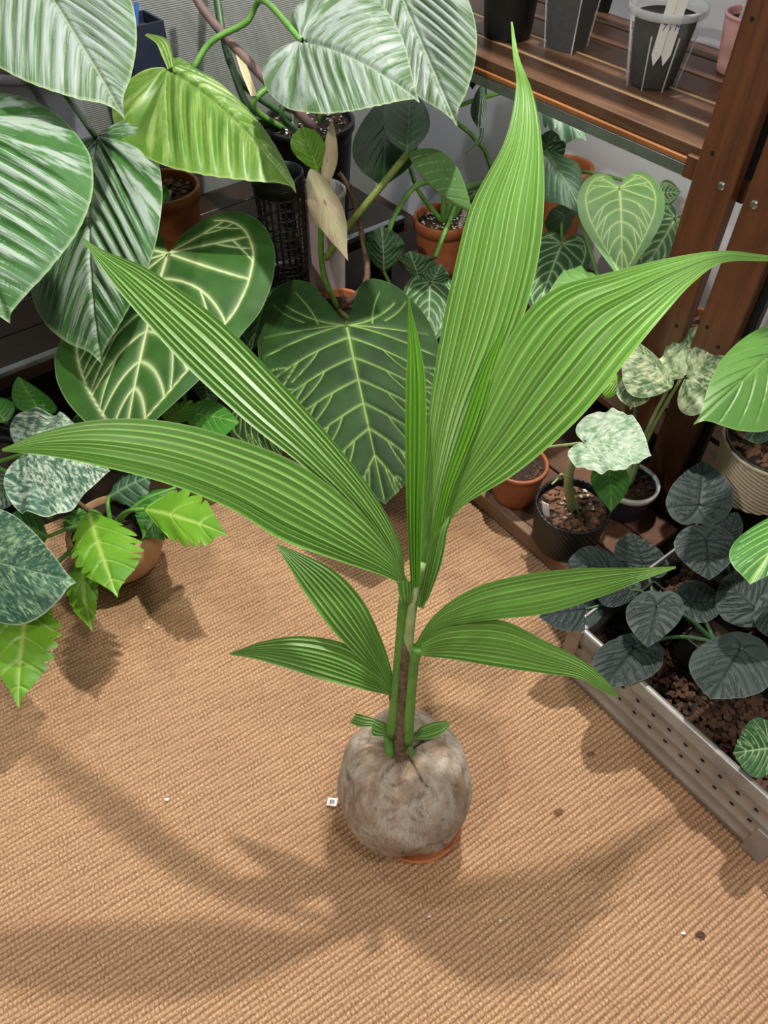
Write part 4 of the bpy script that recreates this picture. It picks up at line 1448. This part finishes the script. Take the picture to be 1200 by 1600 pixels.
leaf(TP, M['dkgreen'], (846, 262, 1.86), (862, 202, 1.80), (838, 225, 1.82), (884, 235, 1.82), 'ovate', 'mid', arch=.06, ripple=.15, vw=.0014)
leaf(TP, M['teal'], (846, 225, 1.84), (912, 335, 1.72), (846, 290, 1.77), (906, 258, 1.79), 'ovate', 'mid', arch=.03, droop=.25, ripple=.12, rfreq=4, vw=.0030)
for q in ((745, 76, 1.85), (752, 132, 1.85)):
    stem_to(TP, [(760, 150, 1.89), (758, 120, 1.88), q], .003, .0025, 'petiole_dark')
stem_to(TP, [s0, (825, 240, 2.0), (846, 225, 1.85)], .006, .005, 'petiole_pale')
stem_to(TP, [s0, (830, 300, 2.0), (846, 262, 1.87)], .005, .004, 'petiole_dark')
# small succulent clump
c = W(752, 300, 2.16)
c[2] = .15
SU = thing('succulent_clump', 'small clump of stubby green succulent stems near the vine', 'plant', c)
pot(SU, c, .04, .048, .07, M['black_plastic'], fill=.9)
for k in range(9):
    a = k * 2.4
    r_ = .035 * math.sqrt(k / 9)
    p = c + np.array([r_ * math.cos(a), r_ * math.sin(a), .062])
    q = p + np.array([.03 * math.cos(a), .03 * math.sin(a), .07 + .03 * (k % 3)])
    stalk('succulent_stem', [p, (p + q) / 2 + UP * .01, q], .008, .011, M['petiole_dark'] if k % 2 else M['petiole'], SU, 8, 10)

# ------------------------------------------------------------------ pots on the shelf
def clearmat(name, tint, alpha):
    t = NT(name)
    t.set(tint, .12, 0, .6)
    tr = t.node('ShaderNodeBsdfTransparent')
    mx = t.node('ShaderNodeMixShader')
    mx.inputs[0].default_value = alpha
    t.link(tr.outputs[0], mx.inputs[1])
    t.link(t.b.outputs[0], mx.inputs[2])
    t.link(mx.outputs[0], t.n['Material Output'].inputs['Surface'])
    return t.m


M['clear'] = clearmat('clear_plastic', '#d8dde0', .07)
M['clear_rim'] = clearmat('clear_plastic_rim', '#d8dde0', .45)
M['soil_wet'] = plain('wet_soil', '#12100d', '#2f2b22', 90, .95, bump=.6)

c = G(792, 55, SZ)
BP = thing('nursery_pot', 'round black nursery pot standing on the upper shelf', 'pot', c)
pot(BP, c, .052, .066, .15, M['black_plastic'], fill=.9)

for lab_, u_, v_ in (('black nursery pot at the back of the shelf between the two clear pots', 948, 12), ('black nursery pot at the back of the shelf behind the pink pot', 1098, 22)):
    c = G(u_, v_, SZ)
    bp = thing('nursery_pot', lab_, 'pot', c)
    pot(bp, c, .042, .054, .12, M['black_plastic'], fill=.9)
c = G(884, 74, SZ)
SQ = thing('square_clear_pot', 'square clear plastic pot full of dark soil on the shelf', 'pot', c)
qa = math.radians(12) + TH
qx = np.array([math.cos(qa), math.sin(qa), 0])
qy = np.array([-math.sin(qa), math.cos(qa), 0])


def frustum(c, a, b, z0, z1, n=4):
    V = []
    for h_, s_ in ((z0, a), (z1, b)):
        for sx, sy in ((-1, -1), (-.6, -1.06), (.6, -1.06), (1, -1), (1.06, -.6), (1.06, .6), (1, 1), (.6, 1.06), (-.6, 1.06), (-1, 1), (-1.06, .6), (-1.06, -.6)):
            V.append(c + qx * sx * s_ + qy * sy * s_ + UP * h_)
    Fc = [(i, (i + 1) % 12, 12 + (i + 1) % 12, 12 + i) for i in range(12)]
    return V, Fc + [tuple(range(11, -1, -1)), tuple(range(12, 24))]


m = MB()
m.add(*frustum(c, .031, .043, .003, .15))
m.build('soil', M['soil_wet'], SQ)
m = MB()
V, Fc = frustum(c, .033, .046, .0, .165)
m.add(V, Fc[:12])
m.build('clear_wall', M['clear'], SQ)
for sx, sy in ((-1, -1), (1, -1), (1, 1), (-1, 1)):
    m = MB()
    m.tube([c + qx * sx * .0335 + qy * sy * .0335, c + qx * sx * .0465 + qy * sy * .0465 + UP * .165], .0016, 6)
    m.build('corner_ridge', M['clear_rim'], SQ, True)

c = G(1016, 132, SZ)
CC = thing('clear_cup_pot', 'round clear plastic cup pot with dark soil and two white tags', 'pot', c)
hC = zrow(c, 4) - SZ
m = MB()
m.lathe([(.001, .004), (.040, .004), (.043, .008), (.058, hC * .86), (.001, hC * .87)], c, 40)
m.build('soil', M['soil_wet'], CC, True)
m = MB()
m.lathe([(.044, .0), (.049, .002), (.0695, hC - .016)], c, 40)
m.build('clear_wall', M['clear'], CC, True)
m = MB()
m.lathe([(.0695, hC - .016), (.073, hC - .014), (.074, hC - .002), (.072, hC), (.069, hC - .002), (.068, hC - .016)], c, 48)
m.build('rim', M['clear_rim'], CC, True)
for k in range(8):
    f = k * math.pi / 4 + .2
    u_ = np.array([math.cos(f), math.sin(f), 0])
    m = MB()
    m.tube([c + u_ * .050 + UP * .002, c + u_ * .0655 + UP * hC * .72], .0016, 6)
    m.build('rib', M['clear_rim'], CC, True)


def text3d(parent, s, p, ux, uy, size, mat, name='lettering'):
    cu = bpy.data.curves.new('txt', 'FONT')
    cu.body = s
    cu.size = size
    cu.align_x = 'CENTER'
    cu.resolution_u = 2
    ob = bpy.data.objects.new('txt', cu)
    COL.objects.link(ob)
    bpy.context.view_layer.update()
    me = bpy.data.meshes.new_from_object(ob.evaluated_get(bpy.context.evaluated_depsgraph_get()))
    V = np.array([v.co[:] for v in me.vertices])
    Fc = [tuple(f.vertices) for f in me.polygons]
    bpy.data.objects.remove(ob)
    bpy.data.curves.remove(cu)
    bpy.data.meshes.remove(me)
    P = p + V[:, 0:1] * ux + V[:, 1:2] * uy
    return obj(name, P, Fc, mat, parent, False)


fc = np.array([-.1, -1, .12])
fc /= np.linalg.norm(fc)
sx = np.array([1., -.1, 0])
sx /= np.linalg.norm(sx)
for k, (tx, lb_) in enumerate((('7', 'left'), ('5 M', 'right'))):
    uy = np.array([.03, -.12, 1.0])
    uy /= np.linalg.norm(uy)
    p = c + np.array([-.020 + k * .0185, -.0545, hC * .50])
    tg = thing('plant_tag', ('white plastic tag marked 7 in blue ink inside the clear cup', 'white plastic tag marked 5 M in blue ink inside the clear cup')[k], 'plant tag', p)
    m = MB()
    wd_, hh_ = .0175, .105
    V = [p + sx * a + uy * b + fc * q for q in (0, .0008) for a, b in ((-wd_ / 2, .0), (wd_ / 2, .0), (wd_ / 2, hh_), (-wd_ / 2, hh_), (0, -.02))]
    m.add(V, [(4, 1, 0), (3, 0, 1, 2), (5, 6, 9), (5, 8, 7, 6), (0, 3, 8, 5), (1, 6, 7, 2), (2, 7, 8, 3), (4, 0, 5, 9), (1, 4, 9, 6)])
    m.build('blade', M['tag_white'], tg)
    text3d(tg, tx, p + uy * (hC * .30) + fc * .0016, sx, uy, .017, M['ink'])

c = G(1152, 112, SZ)
PK = thing('pink_pot', 'small pale pink ribbed pot on the shelf behind the post', 'pot', c)
hK = .105


def twist_rib(n, amp, tw, z0=0, z1=9):
    return lambda f, z, r: (amp * math.sin(n * f + tw * z) if z0 < z < z1 else 0.0)


pot(PK, c, .042, .056, hK, M['pink_pot'], rim=.001, rimh=.006, fill=.85, fn=twist_rib(60, .0007, 300, .03, .095), n=180, seg=16)
stake('white tag standing in the pink ribbed pot', c + np.array([-.03, -.01, hK * .85]), (.15, 0, 0), .06, .012)
c2 = G(1165, 5, SZ)
SP = thing('shelf_seedling', 'small green seedling in a black pot at the back of the shelf', 'plant', c2)
pot(SP, c2, .03, .036, .07, M['black_plastic'], fill=.9)
for q in ((.03, -.02, .06), (-.05, -.03, .05), (.0, .03, .08)):
    v = np.array(q)
    b = c2 + UP * .064
    sdv = np.cross(v, UP)
    sdv /= np.linalg.norm(sdv)
    leaf(SP, M['green'], tuple(b) + (0,), tuple(b + v) + (0,), tuple(b + v * .4 + sdv * .014) + (0,), tuple(b + v * .4 - sdv * .014) + (0,), 'ovate', 'mid', nt=50, ns=8, vw=.001)

# ------------------------------------------------------------------ pots on the low platform
c = G(803, 772, PZ)
hP = zrow(c, 722) - PZ
T1 = thing('terracotta_pot', 'plain terracotta pot of soil on the platform under the palm lobe', 'pot', c)
pot(T1, c, .05, .062, hP, M['terracotta_glazed'], rim=.003, rimh=.012, fill=.9)
chips(T1, 'bark_mix', c + UP * hP * .9, .05, 90, M['bark_dark'], (.004, .01), 41, .005)

c = G(881, 842, PZ)
hP = zrow(c, 788) - PZ
VA = thing('variegated_alocasia', 'alocasia with a white marbled leaf in a black ribbed pot', 'plant', c)
pot(VA, c, .069, .079, hP, M['black_plastic'], rim=.001, rimh=.006, soil='soil', fill=.84, fn=twist_rib(44, .0013, 420, .012, 9), n=220, seg=44, soil_name='soil')
s0 = c + UP * hP * .84
chips(VA, 'bark_chips', s0, .063, 150, M['bark'], (.010, .02), 51, .008)
chips(VA, 'perlite', s0 + UP * .006, .06, 14, M['perlite'], (.005, .011), 52, .004)
stem_to(VA, [s0 + UP * .004, (888, 760, 1.50), (893, 728, 1.46), (908, 695, 1.42)], .011, .006, 'petiole_pale', 'stem')
for k in range(7):
    a = k * .9 - 2.8
    q = s0 + np.array([.022 * math.cos(a), .022 * math.sin(a), .004])
    stalk('root', [s0 + UP * .02, s0 + (q - s0) * .5 + UP * .012, q], .003, .0016, M['petiole_pale'], VA, 6, 8)
stem_to(VA, [s0 + UP * .05, (880, 742, 1.5), (872, 748, 1.5), (862, 757, 1.5)], .003, .002, 'petiole_pale', 'root')
leaf(VA, M['mottle_white'], (912, 690, 1.42), (1018, 712, 1.33), (932, 728, 1.33), (958, 632, 1.49), 'heart_wide', 'mid', arch=.05, droop=.1, ripple=.03, vw=.0012, vmax=.5, nt=220, ns=36)
stem_to(VA, [(840, 699, 1.55), (870, 697, 1.5), (912, 692, 1.43)], .003, .003, 'petiole_pale')
stake('white tag at the rim of the black ribbed pot', s0 + np.array([-.057, -.02, .0]), (-.2, 0, 0), .045, .016, face=(-.8, -.8, .4))

c = G(972, 793, PZ)
hP = zrow(c, 752) - PZ
MW = thing('mottled_alocasia', 'alocasia with cream mottled leaves in a dark pot with white rim', 'plant', c)
pot(MW, c, .048, .058, hP - .006, M['navy_plastic'], rim=.0, rimh=.006, soil=None)
m = MB()
m.lathe([(.058, hP - .016), (.0625, hP - .014), (.063, hP - .001), (.061, hP), (.056, hP - .001), (.054, hP - .03)], c, 48)
m.build('white_rim', M['white_plastic'], MW, True)
s0 = c + UP * (hP * .84)
m = MB()
m.lathe([(.001, .004), (.03, .002), (.0545, 0)], s0, 36)
m.build('soil', M['soil'], MW, True)
chips(MW, 'bark_mix', s0, .048, 80, M['bark_dark'], (.007, .013), 61, .006)
leaf(MW, M['green'], (950, 716, 1.48), (955, 800, 1.42), (924, 745, 1.45), (985, 745, 1.45), 'ovate', 'mid', arch=.06, droop=.15, vw=.0014, label='plain green leaf hanging over the pot')
leaf(MW, M['mottle_cream'], (1070, 590, 1.50), (1176, 516, 1.42), (1048, 528, 1.52), (1112, 634, 1.43), 'heart_wide', 'mid', arch=.06, droop=.1, ripple=.05, vw=.0014, vmax=.5, nt=200, ns=32)
leaf(MW, M['mottle_cream'], (1050, 606, 1.50), (972, 528, 1.52), (1042, 560, 1.55), (990, 608, 1.47), 'ovate', 'mid', arch=.06, droop=.2, vw=.0014, vmax=.5)
leaf(MW, M['mottle_cream'], (1005, 575, 1.55), (985, 640, 1.50), (966, 602, 1.52), (1022, 610, 1.52), 'heart_open', 'mid', arch=.06, droop=.15, vw=.0014, vmax=.5)
leaf(MW, M['lime'], (975, 595, 1.56), (935, 605, 1.54), (955, 620, 1.54), (952, 578, 1.56), 'ovate', 'mid', arch=.1, droop=.2, vw=.0012)
for q in ((1066, 588, 1.51), (1046, 602, 1.51), (1005, 575, 1.56), (975, 595, 1.57), (950, 716, 1.49)):
    e_ = W(*q)
    stem_to(MW, [s0, (s0 + e_) / 2 + np.array([0, 0.02, -.01]), e_], .005, .0035, 'petiole_pale')

# ribbed beige pot with the plain green leaf
c = W(1206, 702, 1.56)
c[2] = .15
hP = zrow(c, 690) - .15
RB = thing('green_leaf_plant', 'plant with a large plain green leaf in a beige ribbed pot', 'plant', c)
pot(RB, c, .082, .102, hP, M['rib_beige'], rim=.001, rimh=.008, soil='soil', fill=.86, fn=twist_rib(22, .0016, 620, .0, 9), n=110, seg=100)
m = MB()
m.lathe([(.0985, hP - .004), (.0985, hP + .004), (.094, hP + .004), (.092, hP - .02)], c, 48)
m.build('inner_pot', M['black_plastic'], RB, True)
s0 = c + UP * hP * .87
chips(RB, 'bark_chips', s0, .082, 170, M['bark'], (.010, .02), 71, .012)
leaf(RB, M['mid'], (1262, 500, 1.36), (1083, 664, 1.24), (1158, 532, 1.32), (1236, 648, 1.28), 'acum', 'mid', arch=.06, droop=.08, vw=.0018, vmax=.6, quilt=.003, nt=260, ns=44)
leaf(RB, M['mottle_dark'], (1222, 660, 1.42), (1160, 684, 1.40), (1192, 690, 1.38), (1195, 658, 1.42), 'ovate', 'mid', arch=.12, droop=.1, vw=.0012)
stem_to(RB, [s0, (1190, 650, 1.45), (1230, 560, 1.4), (1262, 505, 1.37)], .006, .005, 'petiole')
stem_to(RB, [s0, (1225, 680, 1.44), (1222, 660, 1.43)], .004, .003, 'stem_brown')
stake('white printed tag behind the plain green leaf', s0 + np.array([-.005, .03, 0]), (.1, 0, 0), .06, .018, lines=4)

# ------------------------------------------------------------------ slate-leaved alocasias in the tray
def square_pot(label, e, d, s=.042, h=.085, group=None):
    p = ed(e, d, .078)
    o = thing('slate_alocasia', label, 'plant', p)
    m = MB()
    for q in (-1, 1):
        m.box(p + EE * q * s + UP * h / 2, .0018, s, h / 2, AX)
        m.box(p + DD * q * s + UP * h / 2, s - .002, .0018, h / 2, AX)
    m.box(p + UP * .002, s - .002, s - .002, .002, AX)
    m.build('pot', M['black_plastic'], o)
    m = MB()
    m.box(p + UP * h * .45, s - .0025, s - .0025, h * .4, AX)
    m.build('soil', M['soil'], o)
    return o, p + UP * h * .86


def slate(o, s0, rows):
    for q in rows:
        b = q[0]
        mt = M[q[4]] if len(q) > 4 else M['black_leaf']
        leaf(o, mt, *q[:4], 'peltate', 'aloc', arch=.04, droop=.10, vw=.0016, quilt=.0034, nt=250, ns=48, vmax=1.0)
        e_ = W(*b) - np.array([0, 0, .004])
        stem_to(o, [s0, (s0 + e_) / 2 + np.array([0, .01, .01]), e_], .0045, .003, 'petiole_dark')


o, s0 = square_pot('slate grey alocasia with two round leaves behind the palm tip, beside the ribbed pot', 1.08, .30)
slate(o, s0, [((1093, 789, 1.50), (1099, 720, 1.55), (1043, 778, 1.50), (1148, 782, 1.50)), ((1104, 842, 1.40), (1108, 906, 1.36), (1054, 850, 1.40), (1152, 850, 1.38)),
              ((1140, 838, 1.50), (1152, 800, 1.52), (1115, 820, 1.5), (1160, 835, 1.5))])
o, s0 = square_pot('slate grey alocasia with a cluster of quilted leaves at the tray corner', .90, .33)
slate(o, s0, [((955, 890, 1.45), (888, 876, 1.43), (938, 928, 1.41), (938, 852, 1.49)), ((1006, 882, 1.52), (985, 832, 1.54), (962, 868, 1.52), (1044, 876, 1.50)),
              ((915, 950, 1.42), (842, 964, 1.40), (905, 984, 1.38), (902, 922, 1.44)), ((985, 920, 1.43), (935, 936, 1.41), (965, 946, 1.4), (965, 905, 1.44))])
o, s0 = square_pot('slate grey alocasia with overlapping veined leaves leaning over the tray edge', .93, .22)
slate(o, s0, [((1027, 945, 1.36), (1012, 1011, 1.31), (979, 950, 1.36), (1069, 952, 1.34)), ((1078, 937, 1.42), (1134, 945, 1.40), (1092, 970, 1.38), (1086, 904, 1.45)),
              ((992, 1010, 1.37), (942, 1076, 1.30), (936, 1012, 1.35), (1032, 1042, 1.32))])
o, s0 = square_pot('slate grey alocasia with the largest pointed leaf above bare mulch', 1.00, .08)
slate(o, s0, [((1158, 1012, 1.28), (1110, 1092, 1.20), (1084, 1018, 1.26), (1208, 1062, 1.22)), ((1182, 950, 1.38), (1128, 905, 1.42), (1130, 962, 1.38), (1196, 888, 1.42)),
              ((1205, 945, 1.36), (1215, 1000, 1.33), (1180, 970, 1.35), (1240, 970, 1.35))])
o, s0 = square_pot('green quilted alocasia leaf with pale rim at the near end of the tray', .92, -.005, .036)
slate(o, s0, [((1206, 1168, 1.20), (1146, 1176, 1.17), (1192, 1214, 1.15), (1188, 1120, 1.20), 'dark_heart')])
o, s0 = square_pot('green alocasia leaf with cream speckles and lime central stripe', 1.10, .17, .036)
leaf(o, M['speckle'], (1250, 790, 1.27), (1172, 913, 1.18), (1148, 845, 1.22), (1262, 850, 1.21), 'ovate', 'mid', arch=.06, droop=.14, vw=.0045, quilt=.002, nt=200, ns=34)
stem_to(o, [s0, (1260, 860, 1.34), (1250, 790, 1.28)], .006, .004, 'petiole')

# ------------------------------------------------------------------ plants on the rug, left
c = G(196, 878, 0)
JG = thing('jagged_philodendron', 'philodendron with lime green toothed leaves in a round clay bowl', 'plant', c)
m = MB()
m.lathe([(.001, 0), (.05, 0), (.062, .004), (.085, .03), (.098, .065), (.1, .09), (.095, .115), (.088, .128), (.083, .128), (.085, .10), (.08, .085)], c, 56)
m.build('pot', M['clay_beige'], JG, True)
m = MB()
m.lathe([(.001, .118), (.05, .116), (.084, .110)], c, 40)
m.build('soil', M['soil'], JG, True)
s0 = c + UP * .115
JL = [('lime', (138, 798, 1.50), (184, 934, 1.36), (108, 862, 1.43), (218, 838, 1.43), (5, .40, .22)),
      ('lime', (48, 922, 1.40), (28, 1108, 1.31), (-12, 990, 1.36), (94, 985, 1.35), (5, .36, .2)),
      ('lime', (128, 865, 1.50), (144, 988, 1.42), (102, 925, 1.46), (152, 915, 1.45), (3, .16, .1)),
      ('lime', (225, 795, 1.56), (358, 836, 1.44), (282, 850, 1.46), (292, 762, 1.54), (3, .35, .18)),
      ('jag_green', (275, 762, 1.62), (222, 842, 1.56), (215, 778, 1.6), (275, 830, 1.57), (6, .3, .15)),
      ('jag_green', (76, 838, 1.50), (8, 808, 1.47), (45, 862, 1.46), (50, 795, 1.50), (5, .3, .15)),
      ('teal', (170, 775, 1.62), (240, 742, 1.62), (190, 742, 1.64), (215, 790, 1.6), (5, .35, .15)),
      ('jag_green', (110, 830, 1.55), (128, 790, 1.58), (98, 812, 1.56), (135, 815, 1.56), (4, .35, .1))]
for mt, b, t_, l, r, jg in JL:
    leaf(JG, M[mt], b, t_, l, r, 'lance', 'mid', arch=.06, droop=.10, ripple=.05, rfreq=8, vw=.0016, quilt=.003, jag=jg)
    e_ = W(*b)
    stem_to(JG, [s0, (s0 + e_) / 2 + UP * .02, e_], .0055, .004, 'petiole')
stem_to(JG, [s0, (128, 790, 1.58), (110, 775, 1.56)], .006, .005, 'stem_brown', 'stem')

c = G(20, 785, -.02)
VG = thing('marbled_alocasia', 'alocasia with wavy grey white marbled leaf in a black pot', 'plant', c)
pot(VG, c, .06, .072, .15, M['black_plastic'], fill=.9)
s0 = c + UP * .13
leaf(VG, M['mottle'], (40, 708, 1.50), (172, 736, 1.42), (62, 632, 1.60), (48, 800, 1.38), 'heart_wide', 'mid', arch=.05, droop=.08, ripple=.06, rfreq=5, vw=.0016, vmax=.6, nt=240, ns=40)
leaf(VG, M['green'], (62, 760, 1.56), (78, 814, 1.52), (48, 785, 1.54), (92, 785, 1.54), 'ovate', 'mid', vw=.0012)
leaf(VG, M['dkgreen'], (20, 742, 1.58), (-10, 800, 1.54), (-20, 745, 1.56), (32, 775, 1.56), 'ovate', 'mid', vw=.0012)
for q in ((40, 708, 1.51), (62, 760, 1.57), (20, 742, 1.59)):
    stem_to(VG, [s0, W(*q)], .006, .004, 'petiole')

c = G(-70, 890, 0)
VB = thing('marbled_alocasia', 'alocasia with a flat dark green leaf speckled pale green, above the toothed leaf', 'plant', c)
pot(VB, c, .06, .072, .15, M['black_plastic'], fill=.9)
leaf(VB, M['mottle_dark'], (-55, 868, 1.40), (119, 910, 1.31), (-15, 790, 1.42), (0, 972, 1.30), 'heart_open', 'mid', arch=.04, droop=.06, vw=.0016, vmax=.5, nt=240, ns=40)
stem_to(VB, [c + UP * .13, W(-55, 868, 1.41)], .006, .004, 'petiole')

c = G(60, 700, -.02)
DK = thing('dark_leaf_plant', 'low plant with pointed deep green leaves in front of the bench', 'plant', c)
pot(DK, c, .055, .065, .13, M['black_plastic'], fill=.9)
s0 = c + UP * .115
for q in (((66, 648, 1.72), (28, 588, 1.76), (22, 632, 1.74), (86, 632, 1.74)), ((10, 660, 1.74), (-20, 620, 1.76), (-25, 650, 1.74), (20, 630, 1.75)), ((120, 680, 1.76), (160, 640, 1.8), (115, 650, 1.78), (160, 665, 1.76))):
    leaf(DK, M['jag_green'], *q, 'ovate', 'mid', arch=.08, vw=.0012)
    stem_to(DK, [s0, W(*q[0])], .005, .004, 'petiole_dark')

# ------------------------------------------------------------------ crumbs on the rug
def crumb(name, label, cat, u, v, s, mat, seed, group=None):
    rg = random.Random(seed)
    p = G(u, v, .001)
    m = MB()
    k = 7
    V = []
    for z, q in ((-.2, .9), (.25, 1.0), (.5, .6)):
        for i in range(k):
            f = 2 * math.pi * i / k
            V.append(p + np.array([math.cos(f) * s * q * rg.uniform(.7, 1.1), math.sin(f) * s * .6 * q * rg.uniform(.7, 1.1), z * s * .5]))
    Fc = [tuple(range(k - 1, -1, -1)), tuple(range(2 * k, 3 * k))] + [(r * k + i, r * k + (i + 1) % k, r * k + k + (i + 1) % k, r * k + k + i) for r in range(2) for i in range(k)]
    m.add(V, Fc)
    o = m.build(name, M[mat])
    tag(o, label, cat, group)


crumb('bark_crumb', 'reddish flat bark chip on the rug right of the coconut shadow', 'bark chip', 873, 1268, .010, 'bark', 1)
crumb('bark_crumb', 'brown bark chip on the rug by the tray wall', 'bark chip', 922, 1178, .008, 'bark', 2)
crumb('bark_crumb', 'dark brown bark chip on open rug beside a white crumb', 'bark chip', 1094, 1461, .009, 'bark_dark', 3)
crumb('perlite_crumb', 'white perlite crumb beside the dark bark chip', 'perlite', 1068, 1458, .0045, 'perlite', 4)
crumb('perlite_crumb', 'white crumb on rug between toothed leaf shadows', 'perlite', 233, 981, .004, 'perlite', 5)
crumb('perlite_crumb', 'pale crumb on sunlit rug far from any pot', 'perlite', 261, 1249, .005, 'perlite', 6)
crumb('perlite_crumb', 'tiny white crumb on shaded rug straight below the saucer', 'perlite', 671, 1432, .003, 'perlite', 7)
crumb('perlite_crumb', 'tiny white crumb on rug at the tip of the palm shadow', 'perlite', 782, 1438, .003, 'perlite', 8)
